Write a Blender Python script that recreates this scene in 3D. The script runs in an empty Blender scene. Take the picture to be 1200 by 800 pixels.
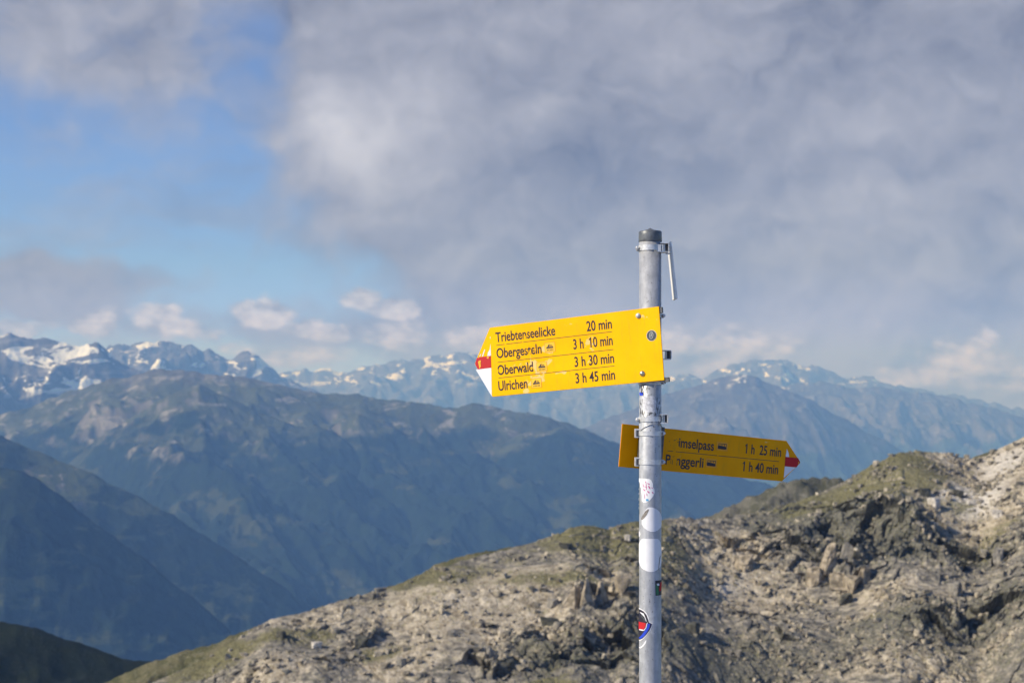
import bpy, bmesh, math, random
import numpy as np
from mathutils import Vector, Matrix
sc = bpy.context.scene
R = math.radians
COL = sc.collection

# ------------------------------------------------------------------ camera, exposure, sun, sky
CAM_Z = 1.7
F = 1667.0                       # focal length in photograph pixels (50 mm on 36 mm)
cam_d = bpy.data.cameras.new('camera'); cam = bpy.data.objects.new('camera', cam_d); COL.objects.link(cam)
cam.location = (0, 0, CAM_Z); cam.rotation_euler = (R(90), 0, 0)
cam_d.lens = 50.0; cam_d.sensor_width = 36.0; cam_d.shift_y = 80 / 1200.0
cam_d.clip_start = 0.1; cam_d.clip_end = 120000
cam_d.dof.use_dof = True; cam_d.dof.focus_distance = 3.83; cam_d.dof.aperture_fstop = 7.5; cam_d.dof.aperture_blades = 0
sc.camera = cam
sc.view_settings.view_transform = 'Standard'; sc.view_settings.look = 'None'
sc.view_settings.exposure = 0.18; sc.view_settings.gamma = 1.0; sc.view_settings.use_curve_mapping = False
sc.cycles.max_bounces = 6; sc.cycles.volume_bounces = 0; sc.cycles.use_denoising = True
sc.cycles.sample_clamp_indirect = 5.0

SUN_EL = 33.0
sun_h = Vector((-0.945, -0.33, 0)).normalized()
sun_dir = Vector((sun_h.x * math.cos(R(SUN_EL)), sun_h.y * math.cos(R(SUN_EL)), math.sin(R(SUN_EL))))
sl = bpy.data.lights.new('sun', 'SUN'); sl.energy = 5.0; sl.angle = R(0.53); sl.color = (1.0, 0.93, 0.82)
so = bpy.data.objects.new('sun', sl); COL.objects.link(so)
so.rotation_euler = sun_dir.to_track_quat('Z', 'Y').to_euler()

class NT:
    """small node-graph writer: sockets in, sockets out"""
    def __init__(s, tree): s.t = tree
    def new(s, typ, **kw):
        n = s.t.nodes.new(typ)
        for k, v in kw.items(): setattr(n, k, v)
        return n
    def put(s, sock, v):
        if isinstance(v, bpy.types.NodeSocket): s.t.links.new(v, sock)
        elif v is not None:
            if isinstance(v, (tuple, list)) and len(v) == 3 and sock.type == 'RGBA': v = tuple(v) + (1,)
            sock.default_value = v
    def m(s, op, a, b=None, c=None, clamp=False):
        n = s.new('ShaderNodeMath', operation=op); n.use_clamp = clamp
        s.put(n.inputs[0], a)
        if b is not None: s.put(n.inputs[1], b)
        if c is not None: s.put(n.inputs[2], c)
        return n.outputs[0]
    def v(s, op, a, b=None, out=0, scale=None):
        n = s.new('ShaderNodeVectorMath', operation=op); s.put(n.inputs[0], a)
        if b is not None: s.put(n.inputs[1], b)
        if scale is not None: s.put(n.inputs[3], scale)
        return n.outputs[out]
    def ss(s, x, a, b, lo=0.0, hi=1.0):
        n = s.new('ShaderNodeMapRange', interpolation_type='SMOOTHSTEP')
        s.put(n.inputs[0], x); s.put(n.inputs[1], a); s.put(n.inputs[2], b); s.put(n.inputs[3], lo); s.put(n.inputs[4], hi)
        return n.outputs[0]
    def noise(s, vec, scale, detail=4.0, rough=0.55, dist=0.0, dims='3D', typ='FBM', color=False):
        n = s.new('ShaderNodeTexNoise', noise_dimensions=dims, noise_type=typ)
        s.put(n.inputs['Vector'], vec); s.put(n.inputs['Scale'], scale); s.put(n.inputs['Detail'], detail)
        s.put(n.inputs['Roughness'], rough); s.put(n.inputs['Distortion'], dist)
        return n.outputs['Color' if color else 'Fac']
    def voro(s, vec, scale, feature='F1', out=0):
        n = s.new('ShaderNodeTexVoronoi', feature=feature); s.put(n.inputs['Vector'], vec); s.put(n.inputs['Scale'], scale)
        return n.outputs[out]
    def mix(s, f, a, b, mode='MIX'):
        n = s.new('ShaderNodeMix', data_type='RGBA', blend_type=mode); n.clamp_factor = True
        s.put(n.inputs[0], f); s.put(n.inputs[6], a); s.put(n.inputs[7], b)
        return n.outputs[2]
    def sep(s, v):
        n = s.new('ShaderNodeSeparateXYZ'); s.put(n.inputs[0], v); return n.outputs
    def comb(s, x, y, z):
        n = s.new('ShaderNodeCombineXYZ'); s.put(n.inputs[0], x); s.put(n.inputs[1], y); s.put(n.inputs[2], z); return n.outputs[0]

world = bpy.data.worlds.new('World'); sc.world = world; world.use_nodes = True
wt = world.node_tree; wt.nodes.clear(); W = NT(wt)
sky = W.new('ShaderNodeTexSky'); sky.sky_type = 'NISHITA'; sky.sun_disc = False
sky.sun_elevation = R(SUN_EL); sky.sun_rotation = math.atan2(sun_h.x, sun_h.y)
sky.altitude = 2700; sky.air_density = 1.0; sky.dust_density = 0.6; sky.ozone_density = 1.5
SKY_STRENGTH = 0.11
tc = W.new('ShaderNodeTexCoord').outputs['Generated']
d = W.v('NORMALIZE', tc)
dx, dy, dz = W.sep(d)
yy = W.m('MAXIMUM', dy, 0.15)
A = W.m('DIVIDE', dx, yy); E_ = W.m('DIVIDE', dz, yy)
# world-fixed cloud coordinates with turbulent edges
n1 = W.noise(d, 9.0, 3.0, 0.5, color=True); n2 = W.noise(d, 34.0, 5.0, 0.6, color=True)
w1 = W.sep(W.v('SUBTRACT', n1, (0.5, 0.5, 0.5))); w2 = W.sep(W.v('SUBTRACT', n2, (0.5, 0.5, 0.5)))
Aw = W.m('ADD', A, W.m('ADD', W.m('MULTIPLY', w1[0], 0.10), W.m('MULTIPLY', w2[0], 0.035)))
Ew = W.m('ADD', E_, W.m('ADD', W.m('MULTIPLY', w1[1], 0.07), W.m('MULTIPLY', w2[1], 0.03)))
def blob(px, py, rx, ry, s, a=None, e=None):
    a = Aw if a is None else a; e = Ew if e is None else e
    u = W.m('MULTIPLY', W.m('SUBTRACT', a, (px - 600) / F), F / rx)
    v = W.m('MULTIPLY', W.m('SUBTRACT', e, (480 - py) / F), F / ry)
    r2 = W.m('ADD', W.m('MULTIPLY', u, u), W.m('MULTIPLY', v, v))
    return W.m('MULTIPLY', W.m('EXPONENT', W.m('MULTIPLY', r2, -1.0)), s)
def total(items, op='ADD'):
    t = items[0]
    for i in items[1:]: t = W.m(op, t, i)
    return t
big = total([blob(*b) for b in [(980, 130, 420, 300, 1.2), (700, 200, 230, 150, 0.9), (640, 60, 260, 110, 0.6), (530, 235, 110, 60, 0.6), (470, 150, 95, 75, 0.85),
                                 (900, 370, 300, 90, 0.9), (620, 330, 110, 70, 0.6), (220, -10, 300, 80, 0.55), (60, 90, 180, 80, 0.36), (190, 150, 100, 60, 0.22), (30, 340, 120, 42, 0.72), (180, 325, 90, 24, 0.36), (250, 200, 160, 60, .14), (330, 270, 60, 25, .2),
                                 (0, -200, 600, 140, 0.6), (1500, 100, 500, 500, 1.2), (-400, 250, 250, 300, 0.6), (985, 398, 45, 14, -0.5), (1190, 400, 60, 10, -.3), (560, 345, 50, 16, -.3), (430, 375, 170, 34, .36), (230, 392, 150, 24, .34), (90, 375, 120, 20, .3), (400, 290, 90, 50, .22), (330, 230, 90, 60, .16), (110, 210, 160, 50, .15)]])
Ac = W.m('ADD', A, W.m('MULTIPLY', w2[0], 0.016)); Ec = W.m('ADD', E_, W.m('MULTIPLY', w2[1], 0.014))
CUM = [(308, 368, 36, 22, 1.1), (350, 384, 34, 13, 0.9), (185, 374, 36, 22, 1.1), (222, 390, 44, 18, 1.0), (112, 380, 36, 20, 1.0), (14, 384, 54, 16, 1.1), (425, 350, 34, 20, 1.0), (462, 362, 40, 18, 1.0),
       (395, 390, 60, 14, 0.9), (470, 392, 60, 22, 0.9), (540, 395, 60, 22, 0.8), (1130, 425, 70, 34, 1.2), (1075, 438, 70, 20, 0.9), (340, 418, 90, 20, 0.9), (1180, 445, 50, 16, .8),
       (600, 402, 90, 30, 1.1), (840, 412, 110, 34, 1.1), (930, 405, 60, 18, .8), (740, 420, 110, 20, 0.8), (250, 405, 60, 10, .6), (1020, 380, 40, 14, .5)]
cum = total([blob(*b, a=Ac, e=Ec) for b in CUM], 'MAXIMUM')
Q = W.comb(A, W.m('MULTIPLY', E_, 1.35), dy); Ql = W.v('ADD', Q, (0.014, -0.016, 0.0))
qw = W.v('SCALE', W.v('SUBTRACT', W.noise(d, 20.0, 3.0, 0.5, color=True), (0.5, 0.5, 0.5)), scale=0.085)
fb = W.noise(W.v('ADD', Q, qw), 7.5, 8.0, 0.52); fbl = W.noise(W.v('ADD', Ql, qw), 7.5, 8.0, 0.52)
field = W.m('ADD', big, W.m('MULTIPLY', W.m('SUBTRACT', fb, 0.5), 1.25))
wisp = W.ss(W.noise(W.v('ADD', W.v('MULTIPLY', Q, (1.0, 2.2, 1.0)), qw), 9.0, 8.0, 0.6), 0.38, 0.68, 0.05, 0.5)
dens_big = W.m('MAXIMUM', W.ss(field, 0.12, 0.70), wisp)
fc = W.noise(W.comb(A, W.m('MULTIPLY', E_, 1.5), 3.7), 26.0, 7.0, 0.58)
fcl = W.noise(W.comb(W.m('ADD', A, 0.007), W.m('MULTIPLY', W.m('SUBTRACT', E_, 0.006), 1.5), 3.7), 26.0, 7.0, 0.58)
dens_cum = W.ss(W.m('ADD', cum, W.m('MULTIPLY', W.m('SUBTRACT', fc, 0.5), 1.6)), 0.36, 0.80)
# the rest of the sky carries the same broken cloud
back = W.ss(W.noise(d, 2.6, 6.0, 0.55), 0.56, 0.72)
front = W.ss(dy, 0.25, 0.6)
dens_big = W.m('ADD', W.m('MULTIPLY', dens_big, front), W.m('MULTIPLY', back, W.m('SUBTRACT', 1.0, front)))
dens_cum = W.m('MULTIPLY', dens_cum, front)
relief = W.m('MULTIPLY', W.m('SUBTRACT', fb, fbl), 0.75)
puff = total([blob(425, 150, 55, 65, 0.26), blob(455, 215, 40, 40, .06), blob(480, 190, 90, 80, 0.07), blob(1080, 190, 160, 110, 0.06), blob(900, 400, 260, 50, 0.07), blob(560, 30, 250, 60, .04), blob(700, 190, 110, 70, -0.05), blob(1020, 50, 200, 60, -0.05)])
big_b = W.m('ADD', W.m('ADD', 0.292, W.m('MULTIPLY', W.m('SUBTRACT', W.noise(d, 6.0, 6.0, 0.55), 0.5), 0.22)), W.m('ADD', relief, puff))
big_c = W.v('SCALE', (0.945, 0.965, 1.12), scale=W.m('MAXIMUM', big_b, 0.1))
crel = W.m('MULTIPLY', W.m('SUBTRACT', fc, fcl), 1.9)
cum_b = W.m('ADD', 0.48, W.m('ADD', crel, W.m('MULTIPLY', W.m('SUBTRACT', cum, 0.5), 0.22)))
cum_c = W.v('SCALE', (0.94, 0.98, 1.10), scale=W.m('MAXIMUM', cum_b, 0.2))
base = W.v('SCALE', W.v('MULTIPLY', sky.outputs[0], (0.72, 0.89, 1.30)), scale=SKY_STRENGTH)
c2 = W.mix(W.m('MULTIPLY', dens_big, 0.93), base, big_c)
c2 = W.mix(W.m('MULTIPLY', dens_cum, 0.85), c2, cum_c)
# distance makes everything low in the sky bluer
c2 = W.mix(1.0, c2, W.mix(W.ss(E_, 0.11, 0.02), (1, 1, 1), (0.86, 0.89, 1.85)), 'MULTIPLY')
bg = W.new('ShaderNodeBackground'); W.put(bg.inputs[0], c2); bg.inputs[1].default_value = 1.0
wo = W.new('ShaderNodeOutputWorld'); wt.links.new(bg.outputs[0], wo.inputs[0])

# ------------------------------------------------------------------ helpers
def tag(o, label=None, cat=None, group=None, kind=None):
    if label: o['label'] = label
    if cat: o['category'] = cat
    if group: o['group'] = group
    if kind: o['kind'] = kind
    return o
def link(name, me, mat=None, parent=None, smooth=False):
    o = bpy.data.objects.new(name, me); COL.objects.link(o)
    if mat is not None and len(me.materials) == 0: me.materials.append(mat)
    if smooth: me.polygons.foreach_set('use_smooth', [True] * len(me.polygons))
    if parent is not None: o.parent = parent
    return o
def build(name, bm, mat=None, parent=None, smooth=False):
    me = bpy.data.meshes.new(name); bm.to_mesh(me); bm.free()
    return link(name, me, mat, parent, smooth)
def empty(name, loc=(0, 0, 0)):
    o = bpy.data.objects.new(name, None); COL.objects.link(o); o.location = loc; return o
def at(px, py, D): return Vector(((px - 600) / F * D, D, CAM_Z + (480 - py) / F * D))
def newmat(name):
    m = bpy.data.materials.new(name); m.use_nodes = True; t = m.node_tree
    b = t.nodes['Principled BSDF']; return m, NT(t), b
def simple(name, col, rough=0.5, metal=0.0, bump=None, var=0.0, vscale=30.0):
    m, n, b = newmat(name)
    b.inputs['Roughness'].default_value = rough; b.inputs['Metallic'].default_value = metal
    oc = n.new('ShaderNodeTexCoord').outputs['Object']
    if var > 0:
        f = n.noise(oc, vscale, 5.0, 0.6)
        lo = tuple(c * (1 - var) for c in col); hi = tuple(min(1, c * (1 + var)) for c in col)
        n.put(b.inputs['Base Color'], n.mix(n.ss(f, 0.3, 0.7), lo, hi))
        n.put(b.inputs['Roughness'], n.ss(f, 0.2, 0.8, rough * 0.8, min(1, rough * 1.2)))
    else: b.inputs['Base Color'].default_value = tuple(col) + (1,)
    if bump:
        bp = n.new('ShaderNodeBump'); bp.inputs['Strength'].default_value = bump[0]; bp.inputs['Distance'].default_value = 0.001
        n.put(bp.inputs['Height'], n.noise(oc, bump[1], 4.0)); n.t.links.new(bp.outputs[0], b.inputs['Normal'])
    return m

# numpy noise -------------------------------------------------------
def _h(ix, iy, seed):
    ix = ix.astype(np.int64); iy = iy.astype(np.int64)
    h = (ix * 374761393 + iy * 668265263 + seed * 2147483647 + 1013904223) & 0xFFFFFFFF
    h = ((h ^ (h >> 13)) * 1274126177) & 0xFFFFFFFF
    h = ((h ^ (h >> 16)) * 2246822519) & 0xFFFFFFFF
    return ((h ^ (h >> 15)) & 0xFFFFFF) / float(0x1000000)
def perlin(x, y, seed=0):
    xi = np.floor(x); yi = np.floor(y); fx = x - xi; fy = y - yi
    u = fx * fx * fx * (fx * (fx * 6 - 15) + 10); v = fy * fy * fy * (fy * (fy * 6 - 15) + 10)
    def g(ox, oy):
        a = _h(xi + ox, yi + oy, seed) * 2 * np.pi
        return np.cos(a) * (fx - ox) + np.sin(a) * (fy - oy)
    return ((g(0, 0) * (1 - u) + g(1, 0) * u) * (1 - v) + (g(0, 1) * (1 - u) + g(1, 1) * u) * v) * 1.5
def fbm(x, y, octv=4, seed=0, gain=0.5):
    s = 0; a = 1.0
    for i in range(octv):
        s = s + a * perlin(x, y, seed + i * 7); a *= gain; x = x * 2.03 + 11.3; y = y * 2.03 + 5.7
    return s
def ridged(x, y, octv=5, seed=0, gain=0.5):
    s = 0; a = 1.0; w = 1.0
    for i in range(octv):
        n = (1 - np.abs(perlin(x, y, seed + i * 7))) ** 2
        s = s + a * n * w; w = np.clip(n * 1.6, 0, 1); a *= gain; x = x * 2.07 + 3.1; y = y * 2.07 + 17.7
    return s - 1.0
def facets(x, y, seed=0, tilt=0.8):
    """blocky rock: every cell of a Voronoi pattern has its own height and tilt, with a crack at its rim"""
    xi = np.floor(x); yi = np.floor(y)
    f1 = np.full(x.shape, 9.0); f2 = np.full(x.shape, 9.0); val = np.zeros(x.shape)
    for ox in (-1, 0, 1):
        for oy in (-1, 0, 1):
            cx = xi + ox; cy = yi + oy
            px = cx + 0.1 + 0.8 * _h(cx, cy, seed); py = cy + 0.1 + 0.8 * _h(cx, cy, seed + 1)
            dx = x - px; dy = y - py; dd = dx * dx + dy * dy
            h = _h(cx, cy, seed + 2) + tilt * ((_h(cx, cy, seed + 3) - 0.5) * dx + (_h(cx, cy, seed + 4) - 0.5) * dy) * 2
            near = dd < f1
            f2 = np.where(near, f1, np.minimum(f2, dd)); val = np.where(near, h, val); f1 = np.where(near, dd, f1)
    edge = np.clip((np.sqrt(f2) - np.sqrt(f1)) * 3.0, 0, 1)
    return val, edge
def sstep(x, a, b):
    t = np.clip((x - a) / (b - a), 0, 1); return t * t * (3 - 2 * t)
def grid_mesh(name, X, Y, Z, mat, attrs=None, smooth=True):
    r, c = X.shape
    co = np.stack([X, Y, Z], -1).reshape(-1, 3).astype(np.float32)
    i = np.arange(r * c).reshape(r, c)
    q = np.stack([i[:-1, :-1], i[:-1, 1:], i[1:, 1:], i[1:, :-1]], -1).reshape(-1, 4)
    me = bpy.data.meshes.new(name); me.vertices.add(len(co)); me.vertices.foreach_set('co', co.ravel())
    me.loops.add(q.size); me.loops.foreach_set('vertex_index', q.ravel().astype(np.int32))
    me.polygons.add(len(q)); me.polygons.foreach_set('loop_start', (np.arange(len(q)) * 4).astype(np.int32))
    me.polygons.foreach_set('use_smooth', np.full(len(q), smooth))
    me.update(calc_edges=True)
    for k, v in (attrs or {}).items():
        at_ = me.attributes.new(k, 'FLOAT', 'POINT'); at_.data.foreach_set('value', v.ravel().astype(np.float32))
    me.materials.append(mat)
    o = bpy.data.objects.new(name, me); COL.objects.link(o)
    return o

# ------------------------------------------------------------------ mountain materials
def mountain_mat(name, rock=(0.20, 0.185, 0.18), rock2=(0.13, 0.125, 0.13), grass=(0.085, 0.10, 0.045), forest=(0.02, 0.035, 0.018),
                 tree_z=-500, grass_z=200, snow_z=1e9, snow_amt=0.5, sc_=1.0, snow_blobs=()):
    m, n, b = newmat(name)
    g = n.new('ShaderNodeNewGeometry'); pos = g.outputs['Position']; z = n.sep(pos)[2]; nz = n.sep(g.outputs['Normal'])[2]
    f1 = n.noise(pos, 0.0009 / sc_, 7.0, 0.62); f2 = n.noise(pos, 0.005 / sc_, 5.0, 0.65); f3 = n.noise(pos, 0.02 / sc_, 3.0, 0.7)
    rk = n.mix(n.ss(f2, 0.35, 0.65), rock2, rock)
    f5 = n.noise(n.v('MULTIPLY', pos, (1, 1, 2.0)), 0.0065 / sc_, 6.0, 0.7, 0.8); rk = n.mix(n.m('MULTIPLY', n.ss(f5, 0.54, 0.62), 0.7), rk, tuple(min(1, q * 1.9) for q in rock))
    zz = n.m('ADD', z, n.m('MULTIPLY', n.m('SUBTRACT', f1, 0.5), 1500))
    gr = n.mix(n.ss(f2, 0.35, 0.62), tuple(c * 0.7 for c in grass), grass)
    isg = n.m('MULTIPLY', n.ss(zz, grass_z + 120, grass_z - 120), n.ss(n.m('ADD', nz, n.m('MULTIPLY', n.m('SUBTRACT', f3, 0.5), 0.5)), 0.62, 0.78))
    c = n.mix(n.m('MULTIPLY', isg, n.ss(f5, 0.66, 0.56)), rk, gr)
    zf = n.m('ADD', z, n.m('MULTIPLY', n.m('SUBTRACT', n.noise(pos, 0.0022 / sc_, 6.0, 0.65), 0.5), 1100))
    fo = n.mix(n.ss(f3, 0.4, 0.6), forest, tuple(v * 1.9 for v in forest))
    fo = n.mix(n.m('MULTIPLY', n.ss(n.noise(n.v('MULTIPLY', pos, (1, 1, 2.5)), 0.0028 / sc_, 5.0, 0.65), 0.56, 0.62), 0.7), fo, tuple(q * 0.8 for q in grass))
    c = n.mix(n.ss(zf, tree_z + 60, tree_z - 60), c, fo)
    if snow_z < 1e8:
        s1 = n.noise(n.v('MULTIPLY', pos, (1, 0.6, 1.8)), 0.0042 / sc_, 6.0, 0.66, 0.6)
        s1 = n.m('ADD', s1, n.m('MULTIPLY', n.m('SUBTRACT', n.noise(pos, 0.0009 / sc_, 3.0, 0.5), 0.5), 0.35))
        sm = n.m('MULTIPLY', n.ss(s1, 0.60 - snow_amt * 0.2, 0.62 - snow_amt * 0.2), n.ss(z, snow_z - 60, snow_z + 60))
        c = n.mix(sm, c, (0.72, 0.74, 0.78))
    n.put(b.inputs['Base Color'], c); b.inputs['Roughness'].default_value = 0.95
    b.inputs['Specular IOR Level'].default_value = 0.1
    bp = n.new('ShaderNodeBump'); bp.inputs['Strength'].default_value = 0.45; bp.inputs['Distance'].default_value = 20.0 * sc_
    n.put(bp.inputs['Height'], n.m('ADD', f2, n.m('MULTIPLY', f3, 0.5))); n.t.links.new(bp.outputs[0], b.inputs['Normal'])
    return m

def mountain(name, crest, D, mat, span=(-160, 1360), slope=0.55, depth=3000, amp=260, wl=1500, skew=0.25, seed=1, cols=620, rows=260, jag=14, back=900, crest_wl=500, label=None, power=1.0):
    cx = np.array([p[0] for p in crest], float); cy = np.array([p[1] for p in crest], float)
    if callable(D): Dc = np.array([D(x) for x in cx])
    else: Dc = np.full(len(cx), float(D))
    xc = (cx - 600) / F * Dc; zc = CAM_Z + (480 - cy) / F * Dc       # the crest line in metres
    a = np.linspace((span[0] - 600) / F, (span[1] - 600) / F, cols)
    ac = (cx - 600) / F
    Dm = np.interp(a, ac, Dc)
    v = np.linspace(0, 1, rows) ** 0.9
    nb = max(10, rows // 6)
    t = np.concatenate([-back * np.linspace(1, 0, nb, endpoint=False), depth * v])
    T, AA = np.meshgrid(t, a, indexing='ij')
    Y = Dm[None, :] - T; X = AA * Y
    tp = np.maximum(T, 0)
    # the crest each point hangs from: spurs leave it at an angle
    wig = perlin(X / (wl * 2.3), Y / (wl * 2.3), seed + 50) * wl * 0.5
    xs = X + skew * tp + wig * sstep(tp, 0, wl)
    aa = xs / np.maximum(Y + tp, 1)
    zcr = np.interp(aa, ac, zc) if False else np.interp(AA + (aa - AA) * sstep(tp, 0, wl * 1.5), ac, zc)
    zl = np.interp(AA, ac, zc)
    zb = zl + (zcr - zl)
    prof = slope * depth * (tp / depth) ** power
    rg = ridged((X + skew * 2 * tp) / wl, (Y) / (wl * 1.7) + 3, 5, seed, 0.43) + 0.30 * ridged(X / (wl * 0.31), Y / (wl * 0.5), 4, seed + 9)
    w = sstep(tp, 0, wl * 0.7)
    Z = zb - prof + (rg - 0.35) * amp * w
    Z += fbm(X / crest_wl * 2.2, Y / crest_wl * 2.2, 5, seed + 3, 0.6) * jag
    Z -= np.where(T < 0, -T * 0.5, 0)
    o = grid_mesh(name, X, Y, Z, mat)
    tag(o, label, None, None, 'structure')
    return o

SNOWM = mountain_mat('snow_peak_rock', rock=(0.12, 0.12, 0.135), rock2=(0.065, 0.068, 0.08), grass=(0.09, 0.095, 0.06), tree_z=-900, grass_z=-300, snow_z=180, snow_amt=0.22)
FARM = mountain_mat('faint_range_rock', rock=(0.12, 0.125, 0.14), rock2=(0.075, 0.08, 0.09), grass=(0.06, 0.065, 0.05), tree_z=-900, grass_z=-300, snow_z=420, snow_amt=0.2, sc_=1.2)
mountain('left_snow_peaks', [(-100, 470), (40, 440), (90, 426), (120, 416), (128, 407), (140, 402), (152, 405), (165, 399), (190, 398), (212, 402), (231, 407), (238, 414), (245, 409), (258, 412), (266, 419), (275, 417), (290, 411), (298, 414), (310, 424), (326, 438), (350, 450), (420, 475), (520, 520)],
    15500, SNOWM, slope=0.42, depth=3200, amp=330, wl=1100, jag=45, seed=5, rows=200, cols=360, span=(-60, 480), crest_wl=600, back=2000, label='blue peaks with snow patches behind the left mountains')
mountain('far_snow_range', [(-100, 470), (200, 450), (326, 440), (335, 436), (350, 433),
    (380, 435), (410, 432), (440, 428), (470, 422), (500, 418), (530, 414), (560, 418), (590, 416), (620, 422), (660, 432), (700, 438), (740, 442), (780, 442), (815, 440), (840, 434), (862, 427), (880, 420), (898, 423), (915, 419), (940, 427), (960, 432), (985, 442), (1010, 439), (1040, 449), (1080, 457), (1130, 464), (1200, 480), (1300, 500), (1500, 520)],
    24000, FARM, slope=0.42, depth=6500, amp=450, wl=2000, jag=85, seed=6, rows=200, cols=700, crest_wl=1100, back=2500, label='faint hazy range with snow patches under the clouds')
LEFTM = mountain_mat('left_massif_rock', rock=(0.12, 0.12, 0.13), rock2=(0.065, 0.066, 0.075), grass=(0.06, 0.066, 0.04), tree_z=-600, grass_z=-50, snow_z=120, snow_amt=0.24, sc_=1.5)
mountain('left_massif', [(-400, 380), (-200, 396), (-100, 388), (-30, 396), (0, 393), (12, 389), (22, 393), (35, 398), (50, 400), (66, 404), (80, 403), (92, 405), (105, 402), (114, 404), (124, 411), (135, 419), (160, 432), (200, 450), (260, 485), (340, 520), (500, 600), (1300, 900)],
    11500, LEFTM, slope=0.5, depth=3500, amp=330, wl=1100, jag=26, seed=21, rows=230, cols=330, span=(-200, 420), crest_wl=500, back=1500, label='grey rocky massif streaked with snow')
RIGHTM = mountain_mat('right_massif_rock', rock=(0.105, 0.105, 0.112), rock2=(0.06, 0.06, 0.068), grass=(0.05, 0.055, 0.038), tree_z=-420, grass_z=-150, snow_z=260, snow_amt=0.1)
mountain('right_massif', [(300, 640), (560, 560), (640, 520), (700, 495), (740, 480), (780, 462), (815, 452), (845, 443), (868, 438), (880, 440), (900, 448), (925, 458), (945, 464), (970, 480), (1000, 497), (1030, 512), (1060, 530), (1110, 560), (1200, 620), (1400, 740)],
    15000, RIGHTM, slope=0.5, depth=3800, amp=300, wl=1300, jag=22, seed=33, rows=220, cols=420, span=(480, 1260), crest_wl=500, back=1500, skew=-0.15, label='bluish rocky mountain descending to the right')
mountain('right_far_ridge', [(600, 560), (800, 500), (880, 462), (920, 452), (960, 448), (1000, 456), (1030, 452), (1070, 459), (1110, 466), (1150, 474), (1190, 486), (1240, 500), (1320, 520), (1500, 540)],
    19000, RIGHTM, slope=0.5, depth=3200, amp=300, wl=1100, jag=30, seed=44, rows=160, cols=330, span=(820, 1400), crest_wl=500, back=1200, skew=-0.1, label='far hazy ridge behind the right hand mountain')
MIDM = mountain_mat('middle_mountain_ground', rock=(0.155, 0.145, 0.13), rock2=(0.085, 0.08, 0.07), grass=(0.062, 0.072, 0.034), forest=(0.005, 0.011, 0.007), tree_z=-150, grass_z=160)
mountain('middle_mountain', [(-300, 560), (-100, 510), (0, 487), (30, 478), (60, 465), (100, 453), (125, 446), (150, 441), (170, 434), (190, 430), (212, 432), (240, 438), (270, 438), (300, 443), (330, 450), (350, 456), (385, 461), (420, 462), (450, 468), (480, 470), (520, 476), (560, 474), (600, 482), (640, 490), (700, 508), (760, 530), (860, 556), (960, 590), (1060, 640), (1300, 760)],
    8500, MIDM, slope=0.40, depth=3900, amp=170, wl=950, jag=16, seed=58, rows=340, cols=620, span=(-220, 1180), crest_wl=420, skew=-0.35, label='broad green and grey mountainside across the valley')
mountain('central_spur', [(-60, 640), (60, 560), (100, 525), (150, 490), (200, 463), (233, 450), (260, 461), (287, 476), (320, 489), (345, 499), (357, 500), (372, 498), (400, 512), (440, 542), (480, 588), (520, 650), (560, 730)],
    7700, MIDM, slope=0.44, depth=2600, amp=110, wl=700, jag=13, seed=131, rows=220, cols=300, span=(-40, 540), crest_wl=260, skew=-0.3, back=500, label='pale rocky spur in the middle of the far mountainside')
mountain('green_knoll_spur', [(280, 640), (330, 562), (370, 518), (400, 491), (420, 484), (445, 494), (470, 506), (510, 519), (560, 531), (610, 562), (660, 612), (720, 690)],
    7950, MIDM, slope=0.44, depth=2400, amp=100, wl=700, jag=12, seed=141, rows=180, cols=260, span=(290, 700), crest_wl=260, skew=-0.4, back=500, label='green knolled spur behind the lower left of the large sign')
mountain('eastern_spur', [(480, 620), (540, 556), (580, 520), (620, 506), (660, 502), (700, 516), (760, 545), (820, 582), (900, 645), (960, 700)],
    8200, MIDM, slope=0.44, depth=2400, amp=100, wl=700, jag=12, seed=151, rows=180, cols=260, span=(490, 940), crest_wl=260, skew=-0.4, back=500, label='dark green spur running down behind the signpost')
FORM = mountain_mat('wooded_spur_ground', rock=(0.20, 0.18, 0.17), rock2=(0.13, 0.12, 0.11), grass=(0.085, 0.10, 0.045), forest=(0.006, 0.012, 0.008), tree_z=-150, grass_z=400)
mountain('left_spur', [(-400, 420), (-200, 468), (-100, 490), (0, 510), (40, 528), (60, 534), (100, 552), (130, 566), (150, 575), (200, 602), (232, 622), (260, 640), (300, 666), (340, 694), (370, 722), (400, 752), (430, 790), (500, 900), (700, 1200)],
    5200, FORM, slope=0.62, depth=1900, amp=130, wl=600, jag=7, seed=71, rows=230, cols=330, span=(-260, 470), crest_wl=220, skew=0.5, label='wooded spur descending from the left into the valley')
mountain('near_left_spur', [(-400, 470), (-200, 500), (-100, 522), (0, 547), (20, 551), (45, 562), (70, 580), (100, 603), (130, 626), (170, 654), (200, 680), (230, 704), (260, 728), (290, 760), (330, 810), (500, 1000)],
    4200, FORM, slope=0.65, depth=1500, amp=100, wl=480, jag=6, seed=83, rows=200, cols=260, span=(-260, 360), crest_wl=180, skew=0.5, label='dark wooded spur nearest on the left')

vf = mountain_mat('valley_ground', tree_z=-900, grass_z=400)
gx = np.linspace(-29000, 29000, 60); gy = np.linspace(-2500, 29000, 50)
GX, GY = np.meshgrid(gx, gy)
tag(grid_mesh('valley_floor', GX, GY, -1300 + fbm(GX / 3000, GY / 3000, 3, 4) * 40, vf), None, None, None, 'structure')

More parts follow.
